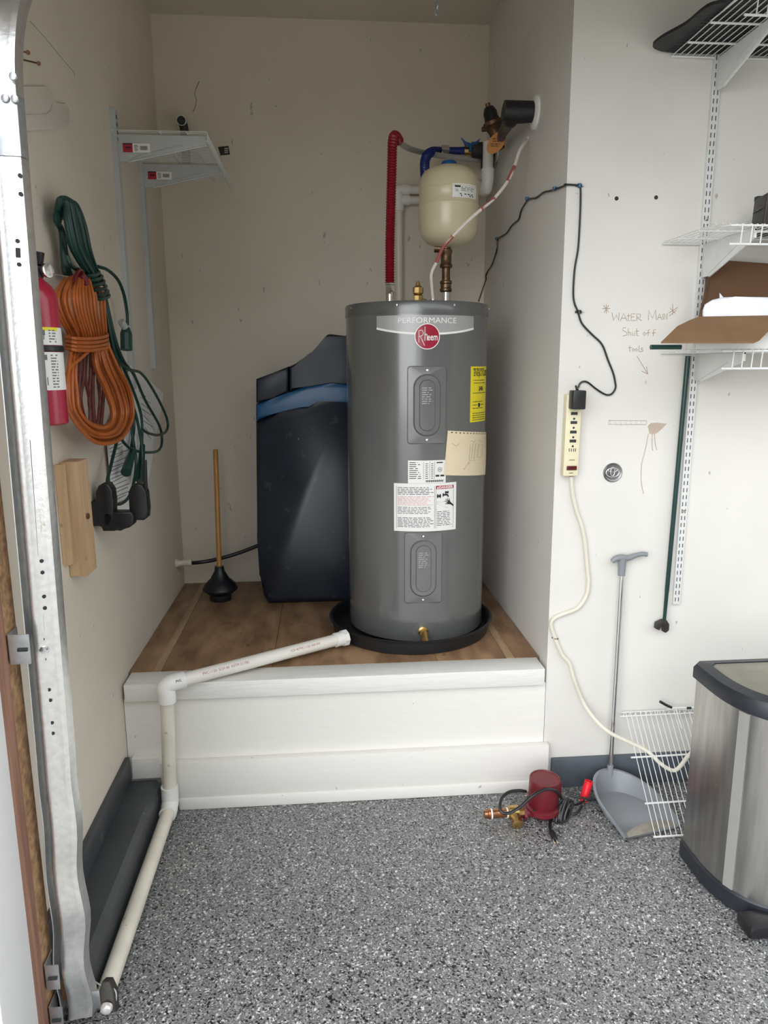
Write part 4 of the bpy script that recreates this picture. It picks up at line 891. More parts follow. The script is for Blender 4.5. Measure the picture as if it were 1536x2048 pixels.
bm = B(); tube(bm, [hk(196,533,.04), hk(215,540,.05), hk(236,560,.055), hk(248,590,.055), hk(254,625,.05), hk(255,650,.05)], .0055, 7, 5); obj('strand', bm, GREENC, gc)
bm = B(); P0, P1 = hk(252,655,.05), hk(253,700,.05); tube(bm, [P0, P0.lerp(P1,.25), P0.lerp(P1,.3), P1], lambda t: .012 if t < .3 else .020, 10); obj('connector', bm, GREENC, gc)
bm = B(); lathe(bm, [(.012,0),(.012,.03)], hk(250,655,.05), V(-.2,-.6,.6), 8); obj('plug', bm, PEX, gc)
bm = B(); a_, b2 = hk(266,900,.05), hk(252,945,.055); tube(bm, [a_, b2], lambda t: .012+.006*t, 10); obj('cord_plug', bm, GREENC, gc)
bm = B(); a_, b2 = hk(285,890,.05), hk(280,962,.055); tube(bm, [a_, b2], lambda t: .010+.006*t, 10); obj('cord_plug', bm, GREENC, gc)

# paper behind the cords
pa = thing('printed_paper', 'printed white instruction sheet hanging behind the green cord on left wall', 'paper', at_x(270,880,.01))
cor = [at_x(x, y, .012) for x, y in ((258,735),(326,788),(288,985),(214,885))]
bm = B(); pts = [at_x(x, y, .012) for x, y in ((262,728),(327,787),(302,930),(284,1025),(226,1025),(214,890),(216,850))]
prism(bm, pts, (.001,0,0)); obj('sheet', bm, WHITEM, pa)
bm = B(); rd = random.Random(9)
for k_ in range(17):
    y = 890+k_*7.5; x0 = 219+k_*.5; L_ = 24+rd.random()*14
    tube(bm, [at_x(x0, y, .0142), at_x(x0+L_, y-13, .0142)], .0011, 4)
for k_ in range(9):
    y = 770+k_*12; x0 = 262+k_*2; tube(bm, [at_x(x0+14, y, .0142), at_x(x0+20+rd.random()*16, y+12, .0142)], .0011, 4)
obj('print_lines', bm, GREYP, pa)
# black utility hook
hk_ = thing('utility_hook', 'black U shaped plastic utility hook under the hanging cords', 'hook', at_x(210,1010,0))
yh = -.17
def hy(x, y, o=0): return at_y(x, y, yh+o)
def rpr(pts, d, nm, bev=.006, y=yh):
    bm = B(); prism(bm, [at_y(a, b_, y) for a, b_ in pts], (0,d,0), bev); return obj(nm, bm, BLACKPL, hk_, 50)
rpr([(190,985),(196,972),(206,966),(216,968),(224,980),(226,1000),(226,1028),(222,1050),(206,1058),(194,1050)], .05, 'wall_paddle')
rpr([(205,1024),(262,1024),(267,1034),(266,1050),(258,1056),(240,1058),(228,1063),(206,1063),(202,1055)], .05, 'arm')
rpr([(256,985),(262,972),(272,967),(284,970),(292,985),(295,1020),(294,1036),(287,1041),(264,1041),(258,1020)], .05, 'front_paddle', y=yh+.02)
rpr([(286,920),(292,921),(294,990),(288,990)], .015, 'tip', .002, y=yh+.03)
bm = B(); box(bm, (.0,yh,at_y(205,1040,yh).z-.02), (at_y(200,1040,yh).x,yh+.05,at_y(205,1040,yh).z+.06), .003); obj('wall_mount', bm, BLACKPL, hk_)

# pine blocks
for i, (a, b_, cc, nm) in enumerate((((122,912),(148,1152),'', 'longer pine lumber offcut screwed upright to left wall'),)):
    pass
def block(topx, topy, botx, boty, w_, d_, label):
    p1 = at_x(topx, topy, d_); p0 = at_x(botx, boty, d_)
    t = thing('lumber_offcut', label, 'lumber', V(0,p0.y,p0.z), 'pine offcuts on left wall')
    bm = B(); ax = (p1-p0)
    pts = [V(.001,p0.y,p0.z), V(d_,p0.y,p0.z), V(d_,p0.y+w_,p0.z), V(.001,p0.y+w_,p0.z)]; prism(bm, pts, (0,ax.y,ax.z), .0015); obj('stick', bm, PINE, t)
    return t, p0, p1
t1_, p0, p1 = block(155,924,176,1152,.085,.05,'longer light pine offcut with a bolt head, fixed upright on left wall')
bm = B(); pb = at_x(175,1032,.052); lathe(bm, [(.009,0),(.009,.007)], V(.049,pb.y,pb.z), (1,0,0), 6); obj('bolt_head', bm, RUST, t1_)
block(122,930,141,1131,.03,.02,'shorter pine offcut partly hidden behind the longer one on left wall')

# ------------------------------------------------------------------ garage track
gt = thing('garage_door_track', 'galvanised steel garage door track curving inward at top left', 'door track', (.11,-.9,0))
# centre line in the YZ plane, X fixed; profile swept
path = [(-.9, 0.02), (-.9, 2.08)]
R0 = .34
for k_ in range(1, 10):
    a_ = math.radians(50*k_/9); path.append((-.9+R0*(1-cos(a_)), 2.08+R0*sin(a_)))
yy, zz = path[-1]; path.append((yy+.62*math.cos(math.radians(40)), zz+.62*math.sin(math.radians(40))))
XL, XR_ = .079, .150
prof = [(XL-.002,-.019),(XL-.001,-.0205),(XL+.0005,-.019),(XL+.001,.018),(XL+.006,.024),(XL+.011,.018),(XL+.013,-.010),(XL+.017,-.0175),(XL+.023,-.019),(XL+.030,-.0165),(XL+.044,-.0135),(XL+.058,-.013),(XR_-.012,-.013),(XR_-.002,-.011),(XR_,.0),(XR_+.002,.016)]
def sweep(bm, prof, path, thick=.0022):
    rings = []
    for i, (y, z) in enumerate(path):
        a = path[max(i-1,0)]; b_ = path[min(i+1,len(path)-1)]; d = V(0,b_[0]-a[0],b_[1]-a[1]).normalized(); n_ = V(0,d.z,-d.y)
        sec = [V(x,0,0)+V(0,y,z)+n_*o for x, o in prof]+[V(x,0,0)+V(0,y,z)+n_*(o+thick) for x, o in prof[::-1]]
        rings.append([bm.verts.new(p) for p in sec])
    for a, b_ in zip(rings, rings[1:]):
        n2 = len(a)
        for k in range(n2): bm.faces.new((a[k], a[(k+1)%n2], b_[(k+1)%n2], b_[k]))
    bm.faces.new(rings[0]); bm.faces.new(rings[-1][::-1])
lower = []
for k_ in range(60): lower.append((-.9, .02+k_*(2.08-.02)/59))
bm = B(); sweep(bm, prof, lower)
for v in bm.verts:       # battered lower end: the rolled edges wander a little
    if v.co.z < .75:
        a_ = (0.75-v.co.z); v.co.x += .006*math.sin(v.co.z*26)*min(1,a_*3)*(1 if v.co.x > .12 else .6); v.co.y += .003*math.sin(v.co.z*33)*min(1,a_*3)
obj('vertical_rail', bm, STEEL, gt)
bm = B(); sweep(bm, prof, path[1:]); obj('curved_rail', bm, STEEL, gt)
bm = B(); sweep(bm, [(x-.002 if x < .1 else x+.002, o-.0035) for x, o in prof], [(-.9,1.98),(-.9,2.09)], .0015); obj('splice_plate', bm, ZINC, gt)
def on_tr(px, py): return at_y(px, py, -.914)
bm = B()
for px, py in [(30,351),(32,388),(27,482),(31,529),(85,1122),(87,1145),(91,1193),(93,1216),(90,1278),(94,1318),(104,1379),(107,1400),(111,1445),(113,1466),(143,1934),(145,1967)]:
    lathe(bm, [(.0042,0),(.0042,.0012)], on_tr(px, py), (0,-1,0), 10)
a_, b2 = on_tr(28,496), on_tr(29,515); tube(bm, [a_, b2], .0045, 6)
obj('rail_holes', bm, SLOTD, gt)
bm = B(); tube(bm, [on_tr(58,880), on_tr(78,1110)], .0008, 4); tube(bm, [on_tr(90,1230), on_tr(93,1262)], .0008, 4); tube(bm, [on_tr(97,1325), on_tr(123,1705)], .0008, 4); obj('seam', bm, GREYP, gt)
for px, py in [(15,154),(19,199),(0,198)]:
    bm = B(); lathe(bm, [(.008,0),(.007,.003),(.002,.0045)], on_tr(px, py)+V(0,-.004,0), (0,-1,0), 14); obj('rivet', bm, ZINC, gt)
def trk_bracket(z0_, z1_, slot=True):
    bm = B(); x0_, x1_ = .0535, .100; y = -.955
    prism(bm, [V(x0_,y,z0_), V(x1_,y,z0_), V(x1_,y,z1_), V(x0_,y,z1_)], (0,.003,0)); prism(bm, [V(x0_-.003,y+.003,z0_), V(x0_,y,z0_), V(x0_,y,z1_), V(x0_-.003,y+.003,z1_)], (-.0002,.05,0)); 
    b0 = obj('jamb_bracket', bm, ZINC, gt)
    bm = B(); tube(bm, [V(.076,y-.0012,(z0_+z1_)/2), V(.096,y-.0012,(z0_+z1_)/2)], .0042, 6); obj('slot', bm, SLOTD, b0)
    return b0
def zt2_(py): return at_y(30, py, -.955).z
trk_bracket(zt2_(1329), zt2_(1270)); trk_bracket(zt2_(1985), zt2_(1937)); trk_bracket(max(zt2_(2070),.0), zt2_(2022))
bm = B(); c = on_tr(92,1299); lathe(bm, [(.0085,0),(.0085,.007)], c+V(0,.002,0), (0,-1,0), 6); lathe(bm, [(.013,0),(.013,.002)], c+V(0,.002,0), (0,-1,0), 8); obj('hex_nut', bm, CHROME, gt)
bm = B(); c = on_tr(150,1985); prism(bm, [on_tr(136,1958), on_tr(160,1955), on_tr(166,1990), on_tr(140,2000)], (0,-.0006,0)); obj('rust_patch', bm, RUST, gt)

for o_ in [gt]+list(gt.children_recursive):
    if o_.type == 'MESH':
        for v in o_.data.vertices:
            if v.co.x > .07 or 'bracket' not in o_.name: v.co.x += .0145*(v.co.z-1.3)
# photo eye and its wire
pe = thing('door_sensor', 'small grey garage door safety sensor at the end of the floor pipe', 'sensor', at_y(212,2030,-.93))
c = at_y(213,1998,-.935)
Mx = Matrix.Translation(c) @ Matrix.Rotation(math.radians(-14), 4, 'Y') @ Matrix.Rotation(math.radians(-25), 4, 'X')
bm = B(); prism(bm, [V(-.017,0,-.034), V(.016,0,-.034), V(.019,0,.012), V(.012,0,.036), V(-.004,0,.040), V(-.016,0,.020)], (0,.03,0), .004); bmesh.ops.transform(bm, matrix=Mx, verts=bm.verts); obj('housing', bm, IRON, pe)
bm = B(); lathe(bm, [(.014,0),(.014,.008),(.011,.013),(.004,.016)], Mx @ V(-.001,0,-.016), (0,-1,-.15), 20); obj('lens', bm, MIRRORL, pe)
bm = B(); box(bm, (.125,-.905,c.z-.055), (c.x+.01,-.898,c.z-.005), .001); obj('mount_tab', bm, ZINC, pe)
bm = B(); tube(bm, [at_y(166,1890,-.88), at_y(172,1930,-.87), at_y(185,1958,-.87), at_y(205,1972,-.89), at_y(222,1974,-.915), at_y(232,1985,-.925), at_y(232,2010,-.93)], .0018, 6, 5)
obj('sensor_lead', bm, PEX, pe)

# ------------------------------------------------------------------ chain at top
ch = thing('hanging_chain', 'short twisted steel chain hanging from the ceiling', 'chain', (at_y(872,30,.3).x,.3,at_y(872,30,.3).z))
zc_ = at_y(873,31,.3); k_ = 0; z = zc_.z
while z < HC-.01:
    a_ = (k_ % 2)*pi/2+.5; bm = B(); h = .026; wv = .0075
    P = [V(zc_.x+wv*cos(t)*cos(a_), .3+wv*cos(t)*sin(a_), z+h/2+h/2*sin(t)) for t in [2*pi*q/12 for q in range(12)]]
    tube(bm, P, .0030, 6, closed=True); obj('link', bm, ZINC, ch); z += .021; k_ += 1

# ------------------------------------------------------------------ right shelving
sr = thing('slotted_shelf_rail', 'white double-slotted shelf rail standing on the right wall', 'shelf rail', at_y(1353,1210,0))
rx0, rx1 = at_y(1352,1208,-.008), at_y(1436,112,-.008)
rxm = (rx0.x+rx1.x)/2; zl, zh = rx0.z, at_y(1436,100,-.008).z
bm = B(); prism(bm, [V(rxm-.013,0,zl), V(rxm-.013,-.012,zl), V(rxm+.013,-.012,zl), V(rxm+.013,0,zl)], (0,0,zh-zl), .0012); obj('channel', bm, RAILW, sr)
bm = B(); z = zl+.012
while z < zh-.02:
    for s in (-.006,.006): box(bm, (rxm+s-.0013,-.0128,z), (rxm+s+.0013,-.0118,z+.0145))
    z += .0254
obj('slots', bm, SLOTD, sr)
for py in (439,1022):
    bm = B(); lathe(bm, [(.0065,0),(.005,.004),(.001,.005)], V(rxm, -.012, at_y(1395, py, -.012).z), (0,-1,0), 12); obj('screw', bm, CHROME, sr)
def shelf_r(z, x0_, x1_, depth, lipx, label, group, step=.0212):
    s = thing('wire_shelf', label, 'shelf', (x0_,0,z), group)
    bm = B(); tube(bm, [V(0,-.006,0), V(0,-depth,0)], .0016, 5); o = obj('wire', bm, WIREWH, s); me = o.data; n = int((x1_-x0_)/step)
    o.location = (x0_+.006, 0, z+.004)
    for i in range(1, n+1):
        o = bpy.data.objects.new('wire', me); C.objects.link(o); o.parent = s; o.matrix_parent_inverse = Matrix.Translation(s.location).inverted(); o.location = (x0_+.006+i*step, 0, z+.004)
    for y, z_, xa_ in ((-.008,0,x0_),(-.11,0,x0_+.002),(-.24,0,x0_+.004),(-depth,.0,lipx),(-depth-.001,-.052,lipx)):
        bm = B(); tube(bm, [V(xa_,y,z+z_), V(x1_,y,z+z_)], .0034, 8); obj('rod', bm, WIREWH, s)
    bm = B(); tube(bm, [V(0,0,.004), V(0,-.004,.001), V(-.003,-.004,-.052), V(-.003,0,-.055)], .0019, 5); o = obj('lip_hook', bm, WIREWH, s); me = o.data; o.location = (lipx+.035, -depth, z)
    n = int((x1_-lipx)/.030)
    for i in range(2, n+1):
        o = bpy.data.objects.new('lip_hook', me); C.objects.link(o); o.parent = s; o.matrix_parent_inverse = Matrix.Translation(s.location).inverted(); o.location = (lipx+.005+i*.030, -depth, z)
    bm = B(); tube(bm, [V(x0_+.004,-.24,z+.004), V(lipx,-depth,z)], .002, 6); obj('edge_wire', bm, WIREWH, s)
    return s
z1s = at_y(1345,112,-.01).z; z2s = at_y(1325,487,-.01).z; z3s = at_y(1320,706,-.01).z
shelf_r(z1s, at_y(1343,110,-.01).x, 3.2, .41, 1.862, 'uppermost white wire shelf on right wall carrying a black mat', 'wire shelves on the right wall')
shelf_r(z2s, at_y(1325,487,-.01).x, 3.2, .335, 1.915, 'middle white wire shelf on the right wall carrying a dark box', 'wire shelves on the right wall')
shelf_r(z3s, at_y(1322,709,-.01).x, 3.2, .33, 1.925, 'lowest mounted white wire shelf on right wall under the cardboard box', 'wire shelves on the right wall')
for z, lab, h in ((z1s,'triangular white bracket under the uppermost right shelf',.095),(z2s,'triangular white bracket under the middle right shelf',.105),(z3s,'triangular white bracket under the lowest mounted right shelf',.09)):
    bracket(V(rxm,-.010,z-.004), (0,-1,0), (1,0,0), .30, h, .022, RAILW, .008, label=lab, group='brackets of the right shelves')
# black mat
mt = thing('rubber_mat', 'black ribbed rubber mat lying on the uppermost right wire shelf', 'mat', (2.2,-.15,z1s+.01))
zz = z1s+.008
ou = [at_z(x, y, zz) for x, y in ((1345,106),(1322,103),(1307,96),(1308,88),(1330,72),(1370,50),(1400,25),(1420,12),(1450,5),(1500,-2))]
ou = [p if p.y < -.006 else V(p.x, -.006, p.z) for p in ou]
ou += [V(2.6, min(ou[-1].y,-.36), zz), V(2.6,-.008,zz)]
ou = spline(ou[:-2], 3)+ou[-2:]; ou = [p if p.y < -.006 else V(p.x, -.006, p.z) for p in ou]
bm = B(); prism(bm, ou, (0,0,.009)); obj('mat', bm, MATB, mt, 50)
bm = B(); rd = random.Random(4)
for k_ in range(16):
    y = -.03-k_*.018; xs2 = 1.83+abs(y)*.05
    tube(bm, [V(xs2+j_*.09, y+.004*math.sin(j_*1.9+k_), zz) for j_ in range(7)], .0022, 4)
obj('ribs', bm, MATB, mt)
# dark box on the middle shelf
bx = thing('dark_crate', 'dark grey plastic case at right end of the middle shelf', 'case', (2.25,-.12,z2s+.006))
zb = z2s+.006
bl_ = at_y(1503,452,-.10); br2 = at_y(1524,452,-.17)
pts = [at_z(1501,460,zb), at_z(1526,451,zb)]
pA, pB2 = V(2.160,-.09,zb), V(2.150,-.22,zb)
pA = at_y(1501,454,-.12); pA.z = zb; pB2 = at_y(1525,450,-.235); pB2.z = zb
bm = B(); hh = at_y(1510,400,-.12).z-zb; hh2 = at_y(1528,384,-.235).z-zb
prism(bm, [pA, V(pA.x+.004,pA.y,zb+hh), V(pB2.x+.006,pB2.y,zb+hh2), pB2], (.34,0,0), .006); obj('case_body', bm, IRON, bx, 50)
bm = B(); tube(bm, [V(pA.x-.001,pA.y-.01,zb+hh*.62), V(pB2.x-.001,pB2.y+.01,zb+hh2*.62)], .002, 4); box(bm, (pA.x+.002,pA.y-.022,zb+hh-.006), (pA.x+.03,pA.y-.002,zb+hh+.008), .002); obj('latch', bm, BLACKPL, bx)
# cardboard box
cb = thing('cardboard_box', 'open brown cardboard box with flaps spread on the lowest mounted shelf', 'box', (2.25,-.18,z3s))
zq = z3s+.006
F0 = at_y(1389,708,-.32); F1 = V(2.62,-.32,zq); ztop = at_y(1395,657,-.32).z
SK = .115
bm = B(); box(bm, (F0.x,-.322,zq), (2.62,-.318,ztop)); prism(bm, [V(F0.x,-.318,zq), V(F0.x+.004,-.318,zq), V(F0.x+SK+.004,-.045,zq), V(F0.x+SK,-.045,zq)], (0,0,ztop-zq)); box(bm, (F0.x+SK+.004,-.049,zq), (2.62,-.045,ztop)); prism(bm, [V(F0.x+.005,-.318,zq), V(2.62,-.318,zq), V(2.62,-.05,zq), V(F0.x+SK+.005,-.05,zq)], (0,0,.004)); obj('tray', bm, CARDW, cb)
fA = at_y(1399,633,-.315); fB = V(2.62,-.315,fA.z+.004)
fl_ = [V(F0.x+.0,-.32,ztop+.002), at_y(1322,684,-.415), at_y(1508,684,-.43), V(2.30,-.405,at_y(1536,665,-.42).z), V(2.62,-.32,ztop+.002)]
fl_ = [at_y(1399,633,-.30), at_y(1382,639,-.31), at_y(1355,652,-.35), at_y(1322,684,-.42), at_y(1508,684,-.42), at_y(1520,678,-.42), at_y(1545,652,-.38), V(2.62,-.30,at_y(1399,633,-.30).z+.012), ]
bm = B(); prism(bm, fl_, (0,.001,-.004)); obj('front_flap', bm, CARD, cb)
bp = [at_y(1399,640,-.05), at_y(1418,560,-.045), at_y(1418,530,-.035), at_y(1426,520,-.03), V(2.7,-.03,at_y(1536,526,-.03).z), V(2.7,-.05,at_y(1399,640,-.05).z)]
bp = [at_y(1397,638,-.06), at_y(1412,575,-.05), at_y(1417,535,-.04), at_y(1425,519,-.035), at_y(1570,529,-.035), at_y(1570,640,-.06)]
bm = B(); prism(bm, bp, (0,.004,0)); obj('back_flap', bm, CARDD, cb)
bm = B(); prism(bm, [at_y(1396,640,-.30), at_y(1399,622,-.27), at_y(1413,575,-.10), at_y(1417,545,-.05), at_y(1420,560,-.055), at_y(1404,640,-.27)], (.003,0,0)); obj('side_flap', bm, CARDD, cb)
fm = thing('foam_packing', 'white foam wrapped item inside the open cardboard box', 'packing', (2.25,-.2,zq+.01))
f_ = [(1404,640),(1405,620),(1410,608),(1425,599),(1445,594),(1470,593),(1560,594),(1560,642)]
bm = B(); pf = [at_y(x, y, -.27) for x, y in f_]; pf = [V(max(p.x, F0.x+.008), p.y, p.z) for p in pf]; pf[0].z = zq+.008; pf[-1].z = zq+.008; prism(bm, pf, (.085,.17,0), .012); obj('foam', bm, FOAM, fm, 50)
bm = B(); c = at_y(1445,594,-.20); prism(bm, [c+V(-.008,0,-.01), c+V(-.010,0,.012), c+V(.014,.006,-.008)], (0,.002,0)); obj('loose_corner', bm, FOAM, fm)
# green bar on shelf 3
gb = at_y(1301,699.5,-.24); ge = at_y(1391,704,-.24)
bm = B(); zg = gb.z; zg = max(zg, z3s+.014)
tube(bm, [V(gb.x,-.24,zg), V(gb.x+.004,-.24,zg), V(F0.x-.004,-.24,zg)], .0075, 14)
tag(obj('green_bar', bm, GRNBAR), 'short dark green enamelled bar end resting on lowest mounted shelf beside the box', 'bar')
# shutoff key
sk = thing('water_shutoff_key', 'long dark green water main shutoff key with forked iron end on right wall', 'tool', at_y(1325,1260,-.03))
k0, k1 = at_y(1328,1246,-.022), at_y(1376,712,-.022)
bm = B(); tube(bm, [k0, k0.lerp(k1,.12), k0.lerp(k1,.13), k1], lambda t: .0062+.0026*t, 14); obj('shaft', bm, GRNBAR, sk)
bm = B(); f0 = at_y(1327,1243,-.022)
prism(bm, [at_y(x, y, -.034) for x, y in ((1326,1241),(1334,1241),(1339,1249),(1338,1261),(1332,1266),(1327,1264),(1328,1249),(1325,1249),(1323,1253),(1319,1261),(1312,1258),(1314,1247))], (0,.020,0), .0015); obj('fork', bm, IRON, sk)

# ------------------------------------------------------------------ dustpan
du = thing('long_handled_dustpan', 'grey plastic dustpan on floor with a long chrome handle leaning on right wall', 'dustpan', at_z(1280,1620,0))
FA, FB = at_z(1252,1681,0.004), at_z(1361,1654,0.004)
e1 = (FB-FA).normalized(); e2 = V(-e1.y, e1.x, 0); wd = (FB-FA).length; Dp = .285
def dpn_pt(u_, v_, z): return FA+e1*(wd*u_)+e2*(Dp*v_)+V(0,0,z)
def outline(inset, bulge=1.0, n=24):
    # from the left front corner around the back to the right front corner
    out = []
    for i in range(n+1):
        t = i/n; a_ = pi*(1-t); 
        x_ = .5+.56*cos(a_)*bulge*(1-inset); 
        s = sin(a_)
        v_ = min(1, (max(s,0)**.75))*(1-inset*.7)
        x_ = .5+(x_-.5)*(0.90+.10*min(1,s*2.2)) 
        out.append((x_, v_))
    return out
def zr(t): return .010+.070*(sin(pi*t)**.55 if 0 < t < 1 else 0)
n = 28
o_out, o_in, o_fl = outline(-.04,1,n), outline(.02,1,n), outline(.14,1,n)
bm = B(); ring = []
for i in range(n+1):
    t = i/n; ring.append([bm.verts.new(dpn_pt(o_fl[i][0], o_fl[i][1], .004)), bm.verts.new(dpn_pt(o_in[i][0], o_in[i][1], zr(t))), bm.verts.new(dpn_pt(o_out[i][0], o_out[i][1], zr(t)+.001)), bm.verts.new(dpn_pt(o_out[i][0], o_out[i][1], max(zr(t)-.008,.001))), bm.verts.new(dpn_pt(o_in[i][0]*.98+.01, o_in[i][1], max(zr(t)-.008,.0008))), bm.verts.new(dpn_pt(o_fl[i][0], o_fl[i][1], .0005))])
for a_, b_ in zip(ring, ring[1:]):
    for k_ in range(5): bm.faces.new((a_[k_], b_[k_], b_[k_+1], a_[k_+1]))
for q_, zf_ in ((0,.004),(5,.0005)):
    L_ = [r_[q_] for r_ in ring]; bm.faces.new(L_ if q_ else L_[::-1])
bmesh.ops.remove_doubles(bm, verts=bm.verts, dist=.0002)
obj('scoop', bm, DPAN, du, 50)
bm = B(); L_ = [dpn_pt(*p, .0052) for p in ((.06,.015),(.94,.015),(.96,.10),(.75,.20),(.30,.16),(.08,.09))]; prism(bm, L_, (0,0,.0006)); obj('dust_layer', bm, DPAND, du)
pb = at_y(1220,1545,-.045); ptp = at_y(1243,1150,-.022)
bm = B(); dl_ = (ptp-pb).normalized(); tube(bm, [pb-dl_*.07+V(.004,-.01,0), pb-dl_*.01, pb+dl_*.03], .0115, 16); obj('handle_socket', bm, DPAN, du)
bm = B(); tube(bm, [pb+dl_*.0, ptp], .0088, 18); obj('handle_tube', bm, CHROME, du)
bm = B(); yb2 = -.022
tube(bm, [ptp-dl_*.002, ptp+dl_*.045, ptp+dl_*.062], lambda t: .0125+.003*t, 16); 
gp = [at_y(1224,1123,-.022), at_y(1232,1117,-.022), at_y(1243,1115,-.022), at_y(1255,1116,-.022), at_y(1270,1111,-.022), at_y(1284,1108,-.022), at_y(1294,1109,-.022)]
tube(bm, gp, lambda t: .0085+.0035*math.sin(pi*min(1,t*1.4)), 14, 5); obj('grip', bm, DPAN, du)

# ------------------------------------------------------------------ loose wire shelf leaning on the wall
p_a, p_b, p_c = at_z(1307,1674,.006), at_z(1395,1668,.006), at_y(1243,1425,-.012)
nrm = (p_b-p_a).cross(p_c-p_a).normalized()
ls = thing('loose_wire_shelf', 'spare white wire shelf leaning against right wall behind the trash can', 'shelf', p_a)
pla = lambda x, y: at_plane(x, y, p_a, nrm)
Tdir = (pla(1398,1668)-p_a).normalized(); 
Udir = (pla(1276,1517)-pla(1313,1672)); Udir = Udir.normalized()
Lw = ((p_c-p_a).dot(nrm.cross(Tdir).normalized()))
Lw = abs(Lw)/abs(Udir.dot(nrm.cross(Tdir).normalized()))
WX = .62
for i in range(33):
    o_ = p_a+Tdir*(.006+i*.0190)
    bm = B(); tube(bm, [o_+nrm*.002*(1 if nrm.z>0 else -1), o_+Udir*Lw], .0015, 5); obj('wire', bm, WIREWH, ls)
def rodl(px, py, r=.0034):
    q_ = pla(px, py); bm = B(); tube(bm, [q_, q_+Tdir*WX], r, 8); obj('rod', bm, WIREWH, ls)
rodl(1307,1674); rodl(1290,1607); rodl(1262,1515); rodl(1240,1433,.0026); rodl(1243,1425,.0026)
q_ = at_y(1243,1422,-.014)
bm = B()
for i in range(26): a_ = pla(1241,1432)+Tdir*(.01+i*.022); tube(bm, [a_, a_+V(.006,.0,.016)], .0013, 4)
obj('lip_lattice', bm, WIREWH, ls)
# clip bracket with black tips on the loose shelf
cbk = thing('wire_support_bracket', 'white wire support bracket with black tips lying on the leaning shelf', 'bracket', at_y(1365,1415,-.04))
yk = -.03
bm = B(); tube(bm, [at_y(1334,1418,yk), at_y(1350,1416,yk), at_y(1385,1415,yk), at_y(1402,1413,yk), at_y(1420,1411,yk)], .0035, 8); tube(bm, [at_y(1352,1418,yk-.01), at_y(1358,1440,yk-.03), at_y(1364,1457,yk-.04)], .0022, 6); tube(bm, [at_y(1395,1416,yk-.01), at_y(1402,1438,yk-.03), at_y(1408,1455,yk-.04)], .0022, 6); obj('support_wire', bm, WIREWH, cbk)
bm = B(); tube(bm, [at_y(1320,1403,yk), at_y(1332,1410,yk), at_y(1343,1415,yk)], .0052, 8); tube(bm, [at_y(1374,1416,yk-.004), at_y(1382,1416,yk-.004)], .0045, 8); tube(bm, [at_y(1401,1413,yk), at_y(1408,1406,yk), at_y(1415,1396,yk)], .0038, 8); obj('black_tip', bm, BLACKPL, cbk)

# ------------------------------------------------------------------ trash can
tcn = thing('trash_can', 'brushed stainless steel step trash can with charcoal lid at right edge', 'trash can', (2.08,-.6,0))
xcn, ycn, aw_, bw_, ybk = 2.10, -.52, .235, .255, -.42
def dsh(k=1.0, n=40, ox=0):
    pts = [(xcn-aw_*k, ybk-.0+(-(1-k)*.1)), ]
    pts = []
    for i in range(n+1):
        a_ = pi+pi*i/n; c_, s_ = cos(a_), sin(a_)
        pts.append((xcn+aw_*k*math.copysign(abs(c_)**.72, c_), ycn+bw_*k*math.copysign(abs(s_)**.88, s_)))
    yb_ = ybk-(1-k)*aw_
    pts += [(xcn+aw_*k, yb_-.02), (xcn+aw_*k-.02*k, yb_), (xcn-aw_*k+.02*k, yb_), (xcn-aw_*k, yb_-.02)]
    return pts
def loft(bm, secs, capb=True, capt=True):
    rings = [[bm.verts.new((x, y, z)) for x, y in dsh(k)] for k, z in secs]
    for a_, b_ in zip(rings, rings[1:]):
        n_ = len(a_)
        for i in range(n_): bm.faces.new((a_[i], a_[(i+1)%n_], b_[(i+1)%n_], b_[i]))
    if capb: bm.faces.new(rings[0][::-1])
    if capt: bm.faces.new(rings[-1])
bm = B(); loft(bm, [(1.0,0.002),(1.015,.006),(1.015,.055),(1.0,.06)]); obj('base_ring', bm, CANB, tcn)
bm = B(); loft(bm, [(.99,.06),(.99,.625)]); obj('body', bm, STAIN, tcn)
bm = B(); loft(bm, [(1.0,.622),(1.025,.627),(1.025,.660),(1.0,.672),(.86,.678),(.86,.668)], True, False); obj('lid_frame', bm, CANB, tcn)
bm = B(); loft(bm, [(.862,.664),(.862,.674),(.83,.677)]); obj('lid_panel', bm, LIDST, tcn)
def proj_(p):
    d = p-CAM; return 768+F*d.dot(rt)/d.dot(fw)
cs_ = dsh(.992, 160); best = min(range(1, 150), key=lambda i: abs(proj_(V(cs_[i][0], cs_[i][1], .62))-1499) if cs_[i][1] < -.6 else 9e9)
bm = B()
for w0, w1, off in ((best-7, best, .0015),):
    a3, b3 = V(*cs_[w0], 0), V(*cs_[w1], 0); nn = V((b3-a3).y, -(b3-a3).x, 0).normalized(); nn = nn if nn.y < 0 else -nn
    prism(bm, [a3+V(0,0,.062), b3+V(0,0,.062), b3+V(0,0,.62), a3+V(0,0,.62)], nn*.003, 0)
obj('seam_highlight', bm, mat('seam_highlight_metal', (.86,.85,.83), .32, metal=.85, var=.04), tcn)  # highlight beside the seam, put in as a strip of brighter metal
# pedal
pxm = xcn-.02
bm = B(); box(bm, (pxm-.20,ycn-bw_-.035,.006), (pxm+.16,ycn-bw_+.04,.045), .01); obj('pedal', bm, BLACKPL, tcn)

